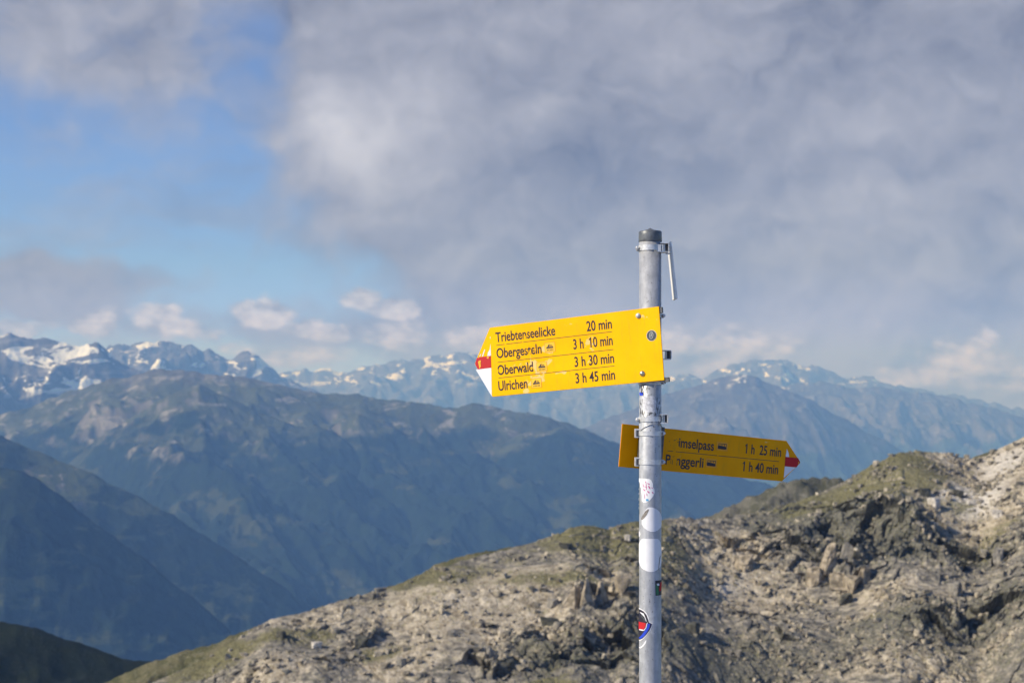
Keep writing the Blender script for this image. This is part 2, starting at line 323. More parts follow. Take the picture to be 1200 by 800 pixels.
# ------------------------------------------------------------------ near hills
def hill_mat(name, c1, c2, c3, sc_=1.0):
    m, n, b = newmat(name)
    g = n.new('ShaderNodeNewGeometry'); pos = g.outputs['Position']
    f1 = n.noise(pos, 0.05 / sc_, 6.0, 0.65); f2 = n.noise(pos, 0.5 / sc_, 5.0, 0.7)
    c = n.mix(n.ss(f1, 0.38, 0.6), c1, c2); c = n.mix(n.m('MULTIPLY', n.ss(f2, 0.52, 0.66), 0.8), c, c3)
    n.put(b.inputs['Base Color'], c); b.inputs['Roughness'].default_value = 0.95; b.inputs['Specular IOR Level'].default_value = 0.1
    bp = n.new('ShaderNodeBump'); bp.inputs['Strength'].default_value = 0.8; bp.inputs['Distance'].default_value = 0.8 * sc_
    n.put(bp.inputs['Height'], f2); n.t.links.new(bp.outputs[0], b.inputs['Normal'])
    return m
DARKH = hill_mat('shaded_turf', (0.009, 0.014, 0.007), (0.014, 0.020, 0.010), (0.030, 0.032, 0.024))  # cloud shadow over the left hill painted into the turf colour
OLIVE = hill_mat('olive_turf', (0.06, 0.062, 0.024), (0.115, 0.105, 0.055), (0.27, 0.25, 0.19), 0.3)
GREYH = hill_mat('grey_green_rock', (0.07, 0.07, 0.045), (0.12, 0.115, 0.09), (0.2, 0.19, 0.165), 0.8)
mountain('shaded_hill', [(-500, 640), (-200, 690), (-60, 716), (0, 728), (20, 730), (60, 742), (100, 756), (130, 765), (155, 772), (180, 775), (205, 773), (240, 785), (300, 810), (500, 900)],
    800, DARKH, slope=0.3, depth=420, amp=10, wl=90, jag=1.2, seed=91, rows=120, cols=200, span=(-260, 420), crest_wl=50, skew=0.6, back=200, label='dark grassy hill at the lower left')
mountain('background_knoll', [(500, 760), (700, 645), (780, 622), (810, 612), (830, 605), (850, 596), (866, 588), (880, 582), (900, 574), (915, 566), (935, 560), (950, 557), (968, 561), (985, 562), (1000, 568), (1050, 590), (1120, 620), (1300, 700)],
    640, GREYH, slope=0.35, depth=150, amp=7, wl=40, jag=2.2, seed=97, rows=140, cols=300, span=(680, 1150), crest_wl=30, skew=0.3, back=100, label='grey green knoll behind the rocky ridge')
mountain('grassy_shoulder', [(60, 830), (120, 800), (160, 783), (185, 772), (200, 768), (240, 757), (275, 743), (300, 733), (330, 723), (400, 705), (450, 690), (468, 682), (490, 673), (510, 662), (535, 653), (560, 648), (600, 642), (650, 640), (700, 650), (800, 700)],
    470, OLIVE, slope=0.3, depth=100, amp=3, wl=22, jag=0.9, seed=99, rows=100, cols=360, span=(60, 780), crest_wl=20, skew=0.3, back=80, label='olive turf shoulder behind the rocky ridge')
mountain('small_green_rise', [(1000, 640), (1100, 562), (1130, 541), (1145, 534), (1160, 529), (1172, 530), (1190, 540), (1260, 590), (1400, 700)],
    620, OLIVE, slope=0.35, depth=80, amp=2, wl=30, jag=0.6, seed=103, rows=60, cols=120, span=(1060, 1260), crest_wl=20, back=60, label='small green rise in the saddle at the right')

# ------------------------------------------------------------------ rocky ridge
RC = [(-500, 1010), (-300, 960), (-100, 905), (50, 850), (120, 822), (160, 806), (180, 799), (215, 783), (240, 772), (262, 757), (285, 745), (303, 733), (318, 725), (330, 722), (350, 719), (375, 712), (400, 703), (425, 697), (450, 690), (475, 681), (500, 671), (525, 662), (560, 652), (600, 641), (628, 634), (650, 627), (668, 618), (682, 615),
      (700, 617), (715, 620), (728, 614), (745, 611), (762, 613), (780, 608), (800, 606), (825, 609), (850, 606), (880, 601), (905, 597), (930, 589), (948, 582), (965, 575), (985, 566), (1003, 556), (1020, 546), (1040, 537), (1055, 531), (1075, 529), (1100, 530), (1115, 533), (1128, 536), (1145, 537), (1158, 533), (1172, 525), (1185, 519), (1200, 512), (1230, 500), (1300, 470), (1500, 400), (1800, 330)]
rcx = np.array([p[0] for p in RC], float); rcy = np.array([p[1] for p in RC], float); rca = (rcx - 600) / F
rcD = np.interp(rcx, [-500, 150, 300, 600, 760, 850, 1100, 1200, 1800], [260, 290, 310, 345, 365, 385, 420, 425, 470])
rcz = CAM_Z + (480 - rcy) / F * rcD
def ridge_base(x, y):
    a = x / y
    D = np.interp(a, rca, rcD); zc = np.interp(a, rca, rcz); t = D - y
    tp = np.maximum(t, 0)
    z = zc - 0.27 * tp - 0.0004 * tp * tp
    z = z + perlin(x / 62, y / 45, 301) * 5.5 * sstep(tp, 4, 45) + perlin(x / 24, y / 21, 302) * 2.2 * sstep(tp, 2, 18)
    z = z - np.where(t < 0, -t * 0.35, 0)
    return z, t
def foot(px, py):
    """where the view ray of a photograph point meets the smooth hillside"""
    a = (px - 600) / F; ys = np.linspace(150, float(np.interp(a, rca, rcD)), 900)
    z, _ = ridge_base(a * ys, ys); ray = CAM_Z + (480 - py) / F * ys
    hit = np.nonzero(z >= ray)[0]; y = ys[hit[0]] if len(hit) else ys[-1]
    return a * y, y
def patch(x, y, items):
    """soft union of blobs (photo x, photo y, half width m, half depth m)"""
    s = np.zeros(x.shape)
    for (px, py, rx, ry, k) in items:
        fx, fy = foot(px, py)
        s = s + k * np.exp(-(((x - fx) / rx) ** 2 + ((y - fy) / ry) ** 2))
    return s
CRAG = [(690, 690, 6, 8, .6), (672, 705, 4, 5, .5), (715, 680, 5, 7, .4), (960, 660, 7, 10, 1.0), (985, 668, 6, 8, 1.1), (930, 640, 9, 10, .8), (975, 640, 5, 9, 1), (1010, 612, 16, 14, .8), (880, 640, 8, 10, .6), (1050, 600, 12, 10, .7), (830, 640, 9, 12, .6),
        (700, 760, 12, 10, 1.1), (640, 760, 9, 8, 1.0), (600, 780, 8, 7, 1.0), (740, 720, 6, 8, .8), (420, 755, 4, 5, 1.0), (440, 745, 3, 4, 1.0), (390, 770, 4, 5, .8), (345, 745, 3, 4, .7), (560, 770, 5, 6, .5), (1130, 660, 12, 12, .8), (1080, 720, 14, 10, .7), (900, 740, 12, 10, .5), (1170, 720, 10, 10, .7),
        (700, 625, 5, 12, .5), (740, 630, 5, 14, .7)]
SCREE = [(1150, 580, 16, 22, 1.3), (1180, 540, 16, 20, 1.5), (1120, 590, 10, 12, .8), (860, 665, 10, 16, .9), (830, 690, 9, 10, .6), (560, 700, 16, 10, .8), (480, 710, 16, 8, .7), (620, 735, 10, 8, .9), (520, 745, 12, 8, .8), (640, 668, 14, 5, .7), (900, 700, 14, 12, .5), (320, 775, 7, 8, 1.0), (360, 730, 9, 5, .5), (1050, 690, 12, 9, .5), (950, 770, 24, 12, .5), (470, 775, 8, 8, .8), (1100, 775, 20, 9, .6), (830, 625, 10, 6, .8)]
MOSS = [(1060, 545, 13, 16, 1.6), (1020, 575, 9, 16, .6), (960, 595, 10, 12, .9), (690, 625, 8, 8, 1.2), (740, 618, 8, 10, 1.3), (780, 640, 8, 22, .7), (650, 650, 16, 9, .5), (500, 680, 16, 8, .7), (440, 765, 5, 6, .9), (350, 745, 8, 6, .7), (620, 790, 10, 6, .6), (760, 665, 8, 12, .6), (1160, 640, 10, 12, .5), (1130, 600, 7, 8, .4), (640, 680, 14, 4, .7), (230, 780, 9, 8, .8), (270, 765, 8, 5, .5)]
DARK = [(930, 605, 14, 14, .7), (1000, 615, 16, 16, 1.2), (1060, 630, 14, 12, .9), (880, 620, 6, 8, .4), (700, 770, 14, 9, .8), (740, 745, 7, 8, .5), (630, 770, 8, 8, .5), (900, 770, 24, 12, .8), (1060, 730, 14, 10, .8), (1180, 700, 12, 12, .9), (740, 640, 4, 9, .6), (820, 770, 14, 8, .6), (1130, 660, 10, 9, .7), (1170, 770, 14, 9, .6)]  # dark vegetation and lichen, plus shade of steeper faces painted in
def ridge_full(x, y):
    z, t = ridge_base(x, y)
    crag = np.clip(patch(x, y, CRAG), 0, 1.4)
    scree = patch(x, y, SCREE)
    n = fbm(x / 17, y / 17, 4, 311)
    rough = np.clip(0.5 + 1.0 * n + 0.8 * crag - 0.5 * np.clip(scree, 0, 1), 0.15, 1.6)
    edge_fade = 0.35 + 0.65 * sstep(np.abs(t), 0, 14)
    wx = x + perlin(x / 5, y / 5, 320) * 1.5; wy = y + perlin(x / 5 + 9, y / 5, 321) * 1.5
    rot = 0.6; u = wx * math.cos(rot) + wy * math.sin(rot); w = -wx * math.sin(rot) + wy * math.cos(rot)
    f1, e1 = facets(u / 6.5, w / 9.0, 401, 1.0); f2, e2 = facets(u / 2.6, w / 3.6, 431, 0.9); f3, e3 = facets(u / 1.15, w / 1.4, 461, 0.8)
    rough = rough * (0.62 + 0.38 * sstep(x / y, 0.0, 0.12)) + 0.3 * np.clip(crag, 0, 1)
    h = rough * edge_fade * (1.9 * (f1 - 0.5) * crag * 1.1 + 0.9 * (f1 - 0.5) + (0.95 * (f2 - 0.4) + 0.45 * (f3 - 0.4)) * (0.35 + 0.65 * e1) + 0.25 * e2)
    h = h + 0.8 * np.clip(crag - 0.25, 0, 1) * edge_fade
    h = h + fbm(x / 1.9, y / 1.9, 4, 340, 0.6) * 0.22 * (0.4 + rough)
    k = sstep(t, 0, 12) * 0.68                       # below the crest the relief stands out from the slope
    x = x - 0.12 * k * h; y = y - k * h; z = z + np.sqrt(1 - k * k) * h
    crack = (1 - e1) * 0.6 + (1 - e2) * 0.4
    return x, y, z, crag, scree, rough, crack, f2, f3
def ridge_mat():
    m, n, b = newmat('weathered_gneiss_and_turf')
    g = n.new('ShaderNodeNewGeometry'); pos = g.outputs['Position']; nz = n.sep(g.outputs['Normal'])[2]
    def A_(k): return n.new('ShaderNodeAttribute', attribute_name=k).outputs['Fac']
    f1 = n.noise(pos, 0.09, 6.0, 0.6); f2 = n.noise(pos, 0.5, 6.0, 0.68); f3 = n.noise(pos, 2.2, 4.0, 0.7); f4 = n.noise(n.v('ADD', pos, (40, 9, 2)), 0.16, 6.0, 0.65)
    grey = n.mix(n.ss(f2, 0.36, 0.62), (0.115, 0.11, 0.098), (0.30, 0.28, 0.24))
    blk = n.mix(n.ss(A_('cell'), 0.1, 0.95), (0.72, 0.72, 0.74), (1.25, 1.2, 1.12))
    grey = n.mix(1.0, grey, blk, 'MULTIPLY')
    dust = n.mix(n.ss(n.m('ADD', n.m('MULTIPLY', f3, 0.5), n.m('MULTIPLY', f2, 0.5)), 0.4, 0.6), (0.24, 0.20, 0.14), (0.56, 0.495, 0.39))
    dust = n.mix(1.0, dust, n.mix(A_('cell'), (0.75, 0.74, 0.72), (1.15, 1.15, 1.15)), 'MULTIPLY')
    dust = n.mix(n.ss(A_('scree'), 1.0, 1.9, 0, 0.8), dust, n.mix(f2, (0.48, 0.45, 0.41), (0.80, 0.77, 0.73)))
    sc_f = n.m('ADD', n.m('MULTIPLY', A_('scree'), 0.8), n.m('MULTIPLY', n.m('SUBTRACT', f2, 0.5), 1.1))
    sc_f = n.m('ADD', sc_f, n.m('MULTIPLY', n.m('SUBTRACT', f4, 0.5), 1.6))
    c = n.mix(n.ss(sc_f, 0.05, 0.45), grey, dust)
    dk = n.m('ADD', n.m('MULTIPLY', A_('dark'), 0.75), n.m('MULTIPLY', n.m('SUBTRACT', n.noise(pos, 0.8, 5.0, 0.7), 0.5), 1.8))
    c = n.mix(n.m('MULTIPLY', n.ss(dk, 0.22, 0.62), 0.8), c, n.mix(n.ss(f3, 0.4, 0.6), (0.055, 0.057, 0.045), (0.17, 0.165, 0.13)))
    ms = n.m('ADD', n.m('MULTIPLY', A_('moss'), 0.8), n.m('MULTIPLY', n.m('SUBTRACT', f2, 0.5), 1.3))
    ms = n.m('ADD', ms, n.m('MULTIPLY', n.m('SUBTRACT', f1, 0.5), 1.2))
    stk = n.noise(n.v('MULTIPLY', pos, (0.35, 1.0, 1.0)), 0.16, 6.0, 0.65, 0.5)
    ms = n.m('ADD', ms, n.m('MULTIPLY', n.m('SUBTRACT', stk, 0.5), 1.3))
    turf = n.mix(n.ss(f3, 0.38, 0.62), (0.085, 0.08, 0.032), (0.20, 0.185, 0.085))
    c = n.mix(n.m('MULTIPLY', n.m('MULTIPLY', n.ss(ms, 0.16, 0.55), n.ss(nz, 0.40, 0.75)), 0.85), c, turf)
    # yellow green lichen on steep blocks, fine speckle
    li = n.m('MULTIPLY', n.ss(n.noise(pos, 0.9, 4.0, 0.7), 0.54, 0.66), 0.45)
    c = n.mix(li, c, (0.24, 0.235, 0.12))
    sp = n.voro(pos, 1.6); c = n.mix(n.m('MULTIPLY', n.ss(sp, 0.22, 0.10), n.ss(sc_f, 0.0, 0.5, 0.15, 0.75)), c, (0.62, 0.59, 0.55))
    n.put(b.inputs['Base Color'], c); b.inputs['Roughness'].default_value = 0.93; b.inputs['Specular IOR Level'].default_value = 0.15
    bp = n.new('ShaderNodeBump'); bp.inputs['Strength'].default_value = 0.9; bp.inputs['Distance'].default_value = 0.25
    n.put(bp.inputs['Height'], n.m('ADD', f3, n.m('MULTIPLY', n.noise(pos, 6.0, 3.0, 0.7), 0.5))); n.t.links.new(bp.outputs[0], b.inputs['Normal'])
    return m
RMAT = ridge_mat()
acol = np.linspace((-120 - 600) / F, (1420 - 600) / F, 1000)
tt = np.concatenate([-60 + 58 * np.linspace(0, 1, 24, endpoint=False), -2 + np.linspace(0, 1, 480) * 142, 140 + np.linspace(0.02, 1, 30) * 60])
TT, AC = np.meshgrid(tt, acol, indexing='ij')
YY = np.interp(AC, rca, rcD) - TT; XX = AC * YY
Xr, Yr, Zr, crag, scree, rough, crack, fc2, fc3 = ridge_full(XX, YY)
ridge = grid_mesh('rocky_ridge', Xr, Yr, Zr, RMAT, dict(scree=scree, moss=patch(XX, YY, MOSS), dark=patch(XX, YY, DARK) + crack * 0.25 * rough, cell=0.45 * fc2 + 0.55 * fc3), smooth=False)
tag(ridge, 'rocky grey and olive ridge rising to the right', None, None, 'structure')

# loose stone, too much of it to count
rng = np.random.default_rng(5)
def hull_rock(seed, n=14, pointed=False):
    """angular broken rock: the hull of a few points thrown into a leaning block"""
    rr = random.Random(seed); bm = bmesh.new()
    for i in range(n):
        z = rr.choice((-1, 1)) * rr.uniform(0.55, 1.0); k = 1.0
        if pointed and z > 0: k = rr.uniform(0.25, 0.7); z = rr.uniform(0.5, 1.0)
        a = rr.uniform(0, 6.283); q = rr.uniform(0.75, 1.0) * k
        bm.verts.new((q * max(-.8, min(.8, 1.15 * math.cos(a))), q * max(-.8, min(.8, 1.15 * math.sin(a))), z))
    r_ = bmesh.ops.convex_hull(bm, input=bm.verts)
    bmesh.ops.delete(bm, geom=[v for v in bm.verts if not v.link_faces], context='VERTS')
    bmesh.ops.triangulate(bm, faces=bm.faces); bm.verts.index_update()
    vs = np.array([v.co[:] for v in bm.verts]); fs = np.array([[v.index for v in f.verts] for f in bm.faces]); bm.free()
    return vs, fs
def stone_templates(k, sub=1): return [hull_rock(900 + i, 10) for i in range(k)]
def stones(name, n, smin, smax, bias_scree, seed, mat):
    rg_ = np.random.default_rng(seed)
    a = rg_.uniform((150 - 600) / F, (1260 - 600) / F, n * 4); t = rg_.uniform(-1, 135, n * 4)
    y = np.interp(a, rca, rcD) - t; x = a * y
    scr = np.clip(patch(x, y, SCREE), 0, 1.2); cr = np.clip(patch(x, y, CRAG), 0, 1)
    cl = fbm(x / 9, y / 9, 3, 777)
    p = np.clip(-0.1 + 0.2 * sstep(a, 0.05, 0.2) + bias_scree * 0.6 * scr + 0.4 * cr + 0.9 * cl, 0.01, 1)
    keep = np.nonzero(rg_.uniform(0, 1, n * 4) < p)[0][:n]
    x = x[keep]; y = y[keep]; x, y, z = ridge_full(x, y)[:3]
    T_ = stone_templates(6); V = []; Fc = []; off = 0
    s = smin * (smax / smin) ** (rg_.uniform(0, 1, len(x)) ** 2.2)
    for i in range(len(x)):
        vs, fs = T_[i % 6]
        q = rg_.uniform(0, 2 * np.pi); c_, s_ = np.cos(q), np.sin(q)
        w = vs * np.array([s[i] * rg_.uniform(.7, 1.3), s[i] * rg_.uniform(.7, 1.2), s[i] * rg_.uniform(.5, 0.9)])
        w = np.stack([w[:, 0] * c_ - w[:, 1] * s_ + x[i], w[:, 0] * s_ + w[:, 1] * c_ + y[i], w[:, 2] + z[i] + 0.15 * s[i]], -1)
        V.append(w); Fc.append(fs + off); off += len(vs)
    me = bpy.data.meshes.new(name); me.from_pydata(np.concatenate(V).tolist(), [], np.concatenate(Fc).tolist())
    cells = np.repeat(rg_.uniform(0, 1, len(x)), [len(T_[i % 6][0]) for i in range(len(x))])
    for k, v in (('cell', cells), ('scree', np.full(len(cells), 0.25)), ('moss', np.zeros(len(cells))), ('dark', np.zeros(len(cells)))):
        at_ = me.attributes.new(k, 'FLOAT', 'POINT'); at_.data.foreach_set('value', v.astype(np.float32))
    return link(name, me, mat)
tag(stones('scree', 6500, 0.2, 1.3, 0.8, 11, RMAT), 'loose pale stones strewn over the rocky ridge', None, None, 'stuff')

# boulders and slabs that stand out singly on the ridge
def rock_mat(name, c1, c2, lichen=(0.24, 0.235, 0.12)):
    m, n, b = newmat(name); pos = n.new('ShaderNodeNewGeometry').outputs['Position']
    f = n.noise(pos, 0.7, 6.0, 0.7); g = n.noise(pos, 3.0, 4.0, 0.7)
    c = n.mix(n.ss(f, 0.35, 0.65), c1, c2); c = n.mix(n.m('MULTIPLY', n.ss(g, 0.55, 0.66), 0.6), c, lichen)
    n.put(b.inputs['Base Color'], c); b.inputs['Roughness'].default_value = 0.92; b.inputs['Specular IOR Level'].default_value = 0.15
    bp = n.new('ShaderNodeBump'); bp.inputs['Strength'].default_value = 0.8; bp.inputs['Distance'].default_value = 0.2
    n.put(bp.inputs['Height'], g); n.t.links.new(bp.outputs[0], b.inputs['Normal']); return m
TAN = rock_mat('tan_gneiss', (0.16, 0.135, 0.10), (0.43, 0.365, 0.28)); DRK = rock_mat('dark_gneiss', (0.055, 0.055, 0.048), (0.13, 0.125, 0.105)); PALE = rock_mat('pale_gneiss', (0.40, 0.37, 0.33), (0.62, 0.58, 0.53), (0.35, .33, .28)); GRY = rock_mat('grey_gneiss', (0.16, 0.15, 0.135), (0.31, 0.285, 0.25))
def boulder(i, px, py, w, h, mat, name, label, lean=0.0):
    x, y = foot(px, py + h * 0.45); x, y, zg = [float(q[0]) for q in ridge_full(np.array([x]), np.array([y]))[:3]]; mpp = y / F
    vs, fs = hull_rock(300 + i, 22 if name == 'boulder' else 16, name == 'angular_rock' and h > w); rr = random.Random(60 + i); q = rr.uniform(0, 6.28)
    bb = bmesh.new(); bv = [bb.verts.new(p) for p in vs]
    for f_ in fs: bb.faces.new([bv[k_] for k_ in f_])
    bmesh.ops.subdivide_edges(bb, edges=bb.edges, cuts=3, use_grid_fill=True); bb.verts.index_update()
    vs = np.array([v_.co[:] for v_ in bb.verts]); bmesh.ops.triangulate(bb, faces=bb.faces); fs = np.array([[v_.index for v_ in f_.verts] for f_ in bb.faces]); bb.free()
    nn = fbm(vs[:, 0] * 2.3 + i * 3.1, vs[:, 2] * 2.3 + vs[:, 1] * 1.7, 4, 600 + i, 0.6); crk = np.abs(perlin(vs[:, 0] * 2.1 + vs[:, 1] + i, vs[:, 2] * 0.9, 640 + i))
    vs = vs * (1 + 0.13 * nn - 0.22 * (crk < 0.06))[:, None]
    dep = min(w, h) * 0.5 * mpp * rr.uniform(.8, 1.2)
    v = np.stack([vs[:, 0] * math.cos(q) - vs[:, 1] * math.sin(q), vs[:, 0] * math.sin(q) + vs[:, 1] * math.cos(q), vs[:, 2]], -1)
    zt = v[:, 2] * h * 0.62 * mpp
    v = np.stack([v[:, 0] * w * 0.6 * mpp + lean * zt, v[:, 1] * dep * 1.3, zt + h * 0.34 * mpp], -1)
    me = bpy.data.meshes.new(name); me.from_pydata(v.tolist(), [], fs.tolist())
    o = link(name, me, mat); o.location = (x, y, zg); tag(o, label, 'rock' if name == 'angular_rock' else 'boulder')
BL = [(371, 755, 13, 8, PALE, 'boulder', 'pale boulder on the low left end of the ridge, right of the turf'),
 (424, 752, 17, 17, DRK, 'boulder', 'rounded dark boulder alone on the lower left slope of the ridge'),
 (590, 780, 22, 15, DRK, 'boulder', 'broad dark boulder near the bottom edge below the long pale slope'),
 (577, 770, 14, 13, GRY, 'boulder', 'small grey boulder touching the broad dark one near the bottom edge'),
 (645, 731, 24, 11, DRK, 'angular_rock', 'flat dark slab lying at the foot of the tan pillars'),
 (673, 697, 20, 24, TAN, 'angular_rock', 'leaning tan slab left of the pillars beside the post', .3),
 (689, 693, 24, 32, TAN, 'angular_rock', 'tallest tan rock pillar left of the post', .1),
 (704, 693, 19, 24, TAN, 'angular_rock', 'narrow tan pillar right of the tallest one', -.1),
 (726, 686, 24, 22, TAN, 'angular_rock', 'tan slab leaning right just left of the post', .35),
 (736, 631, 8, 7, PALE, 'boulder', 'small white boulder on the turf knob left of the post'),
 (664, 641, 14, 7, DRK, 'boulder', 'dark low boulder just under the crest left of the turf knob'),
 (648, 707, 13, 9, GRY, 'boulder', 'grey boulder left of the leaning tan slab'),
 (872, 658, 21, 17, TAN, 'boulder', 'angular tan block on the scree right of the post'),
 (970, 660, 24, 32, TAN, 'angular_rock', 'tall tan slab with pointed top in the right hand outcrop', .1),
 (955, 674, 20, 19, TAN, 'angular_rock', 'short tan slab at the left of the right hand outcrop'),
 (982, 681, 22, 19, TAN, 'angular_rock', 'tan slab at the foot of the tall pointed one', -.1),
 (1000, 683, 23, 20, TAN, 'angular_rock', 'broad tan slab in the lower middle of the right hand outcrop', -.2),
 (1014, 672, 19, 19, TAN, 'angular_rock', 'rightmost slab of the right hand outcrop'),
 (991, 655, 18, 24, GRY, 'angular_rock', 'grey upright slab right of the tall pointed one', .1),
 (992, 702, 14, 12, DRK, 'boulder', 'dark round boulder below the right hand outcrop'),
 (1084, 576, 15, 9, DRK, 'boulder', 'dark boulder below the right hand turf summit, left of two'),
 (1123, 578, 12, 9, DRK, 'boulder', 'dark boulder on the pale scree, right of two'),
 (1093, 590, 15, 11, PALE, 'boulder', 'pale pinkish boulder at the upper rim of the dark slope'),
 (1143, 588, 22, 6, PALE, 'angular_rock', 'flat white slab on the pale scree at the right'),
 (1148, 572, 8, 9, DRK, 'boulder', 'small dark boulder right above the flat white slab'),
 (1168, 602, 16, 10, PALE, 'boulder', 'pale boulder on the scree below the flat white slab'),
 (846, 690, 13, 9, PALE, 'boulder', 'pale boulder below and left of the angular tan block'),
 (905, 662, 11, 8, GRY, 'boulder', 'grey boulder between the tan block and the right hand outcrop'),
 (1170, 650, 13, 16, GRY, 'boulder', 'grey boulder high on the right edge slope below the scree'),
 (1120, 690, 15, 17, GRY, 'boulder', 'grey boulder in the dark gully at the lower right'),
 (470, 775, 12, 9, GRY, 'boulder', 'grey boulder at the bottom between the dark round and broad dark ones'),
 (530, 742, 14, 7, GRY, 'boulder', 'low grey boulder in the middle of the long pale slope'),
 (812, 735, 15, 12, DRK, 'boulder', 'dark boulder low down just right of the post'),
 (330, 742, 12, 9, DRK, 'boulder', 'dark boulder near the crest at the left end of the ridge')]
for i, e_ in enumerate(BL): boulder(i, *e_)

# summit ground under the signpost: falls away from the post towards the ridge
sx = np.linspace(-110, 110, 160); sy_ = np.concatenate([np.linspace(-60, 3.0, 40), np.linspace(3.2, 14, 40), np.linspace(15, 260, 60)])
SX, SY = np.meshgrid(sx, sy_)
rad = np.sqrt(SX ** 2 + (SY - 1.5) ** 2)
SZ = -0.30 * np.maximum(rad - 3.0, 0) ** 1.0 - 0.02 + fbm(SX / 3, SY / 3, 4, 55) * 0.10 * sstep(rad, 3.0, 9)
tag(grid_mesh('summit_ground', SX, SY, SZ, hill_mat('summit_rubble', (0.2, 0.18, 0.15), (0.32, 0.29, 0.25), (0.12, 0.13, 0.07), 0.2)), 'stony summit ground under the signpost', None, None, 'structure')
# ------------------------------------------------------------------ signpost
PX, PY, PR = 0.3738, 3.846, 0.0300
M1 = F / PY                      # photograph pixels per metre at the post
def zz_(py): return CAM_Z + (480 - py) / M1
def galvanised():
    m, n, b = newmat('galvanised_steel')
    oc = n.new('ShaderNodeTexCoord').outputs['Object']
    st = n.v('MULTIPLY', oc, (1, 1, 0.25))
    f1 = n.noise(st, 45.0, 6.0, 0.65); f2 = n.noise(oc, 14.0, 4.0, 0.6); f3 = n.noise(n.v('MULTIPLY', oc, (1, 1, 0.5)), 160.0, 4.0, 0.7)
    z = n.sep(oc)[2]
    c = n.mix(n.ss(f1, 0.3, 0.7), (0.36, 0.37, 0.385), (0.52, 0.53, 0.55))
    c = n.mix(n.m('MULTIPLY', n.ss(f2, 0.52, 0.7), 0.5), c, (0.64, 0.65, 0.66))
    c = n.mix(n.m('MULTIPLY', n.ss(n.voro(n.v('MULTIPLY', oc, (1, 1, .6)), 60.0, 'F1', 1) if False else n.noise(oc, 60.0, 2.0, 0.5), 0.45, 0.62), 0.35), c, (0.30, 0.31, 0.33))
    # grime speckles, worst below the upper sign
    grime = n.m('ADD', n.ss(n.m('ABSOLUTE', n.m('SUBTRACT', z, zz_(478))), 0.10, 0.0, 0, 0.16), 0.0)
    c = n.mix(n.ss(n.m('ADD', f3, grime), 0.63, 0.72), c, (0.10, 0.10, 0.10))
    sp = n.voro(n.v('MULTIPLY', oc, (1, 1, 0.8)), 95.0); c = n.mix(n.ss(sp, 0.12, 0.06), c, (0.12, 0.11, 0.10))
    n.put(b.inputs['Base Color'], c); b.inputs['Metallic'].default_value = 0.35
    n.put(b.inputs['Roughness'], n.ss(f1, 0.2, 0.8, 0.38, 0.6))
    bp = n.new('ShaderNodeBump'); bp.inputs['Strength'].default_value = 0.25; bp.inputs['Distance'].default_value = 0.001
    n.put(bp.inputs['Height'], f3); n.t.links.new(bp.outputs[0], b.inputs['Normal'])
    return m
GALV = galvanised()
STEEL = simple('clamp_steel', (0.60, 0.60, 0.59), 0.4, 0.35, (0.2, 300), 0.2, 80)
DSTEEL = simple('dark_bracket_steel', (0.10, 0.10, 0.105), 0.5, 0.5, None, 0.3, 90)
CAPM = simple('cap_plastic', (0.13, 0.14, 0.15), 0.45, 0.2, (0.2, 200), 0.25, 60)
WHITE = simple('white_film', (0.78, 0.78, 0.80), 0.4, 0, None, 0.03, 60)
CREAM = simple('aged_white_paint', (0.80, 0.78, 0.73), 0.5, 0, None, 0.10, 60)
BLACK = simple('black_print', (0.022, 0.018, 0.03), 0.5)
BROWNT = simple('sign_lettering', (0.020, 0.010, 0.022), 0.7)
REDP = simple('red_print', (0.50, 0.006, 0.012), 0.7)
BLUEP = simple('blue_print', (0.02, 0.06, 0.55), 0.4)
PINKP = simple('pink_print', (0.55, 0.10, 0.28), 0.5)
CYANP = simple('light_blue_print', (0.10, 0.35, 0.60), 0.5)
TEALP = simple('teal_print', (0.01, 0.07, 0.09), 0.5)
GREENP = simple('green_print', (0.03, 0.16, 0.07), 0.5)
GREYST = simple('grey_adhesive', (0.22, 0.20, 0.18), 0.8, 0, None, 0.4, 300)
DGREY = simple('dark_grey_print', (0.06, 0.07, 0.075), 0.4)

def ring(bm, r0, r1, z0, z1, seg=64):
    lo = []; 
    for r, z in ((r1, z0), (r1, z1), (r0, z1), (r0, z0)):
        lo.append([bm.verts.new((r * math.cos(2 * math.pi * i / seg), r * math.sin(2 * math.pi * i / seg), z)) for i in range(seg)])
    for k in range(4):
        a, b = lo[k], lo[(k + 1) % 4]
        for i in range(seg): bm.faces.new((a[i], a[(i + 1) % seg], b[(i + 1) % seg], b[i]))
def lathe(bm, prof, seg=48, mtx=None):
    rows = []
    for r, z in prof:
        if r < 1e-6: rows.append([bm.verts.new((0, 0, z))])
        else: rows.append([bm.verts.new((r * math.cos(2 * math.pi * i / seg), r * math.sin(2 * math.pi * i / seg), z)) for i in range(seg)])
    for a, b in zip(rows, rows[1:]):
        for i in range(seg):
            j = (i + 1) % seg
            if len(a) == 1 and len(b) > 1: bm.faces.new((a[0], b[j], b[i]))
            elif len(b) == 1 and len(a) > 1: bm.faces.new((a[i], a[j], b[0]))
            elif len(a) > 1: bm.faces.new((a[i], a[j], b[j], b[i]))
    bmesh.ops.recalc_face_normals(bm, faces=bm.faces)
    if mtx is not None: bmesh.ops.transform(bm, matrix=mtx, verts=bm.verts)
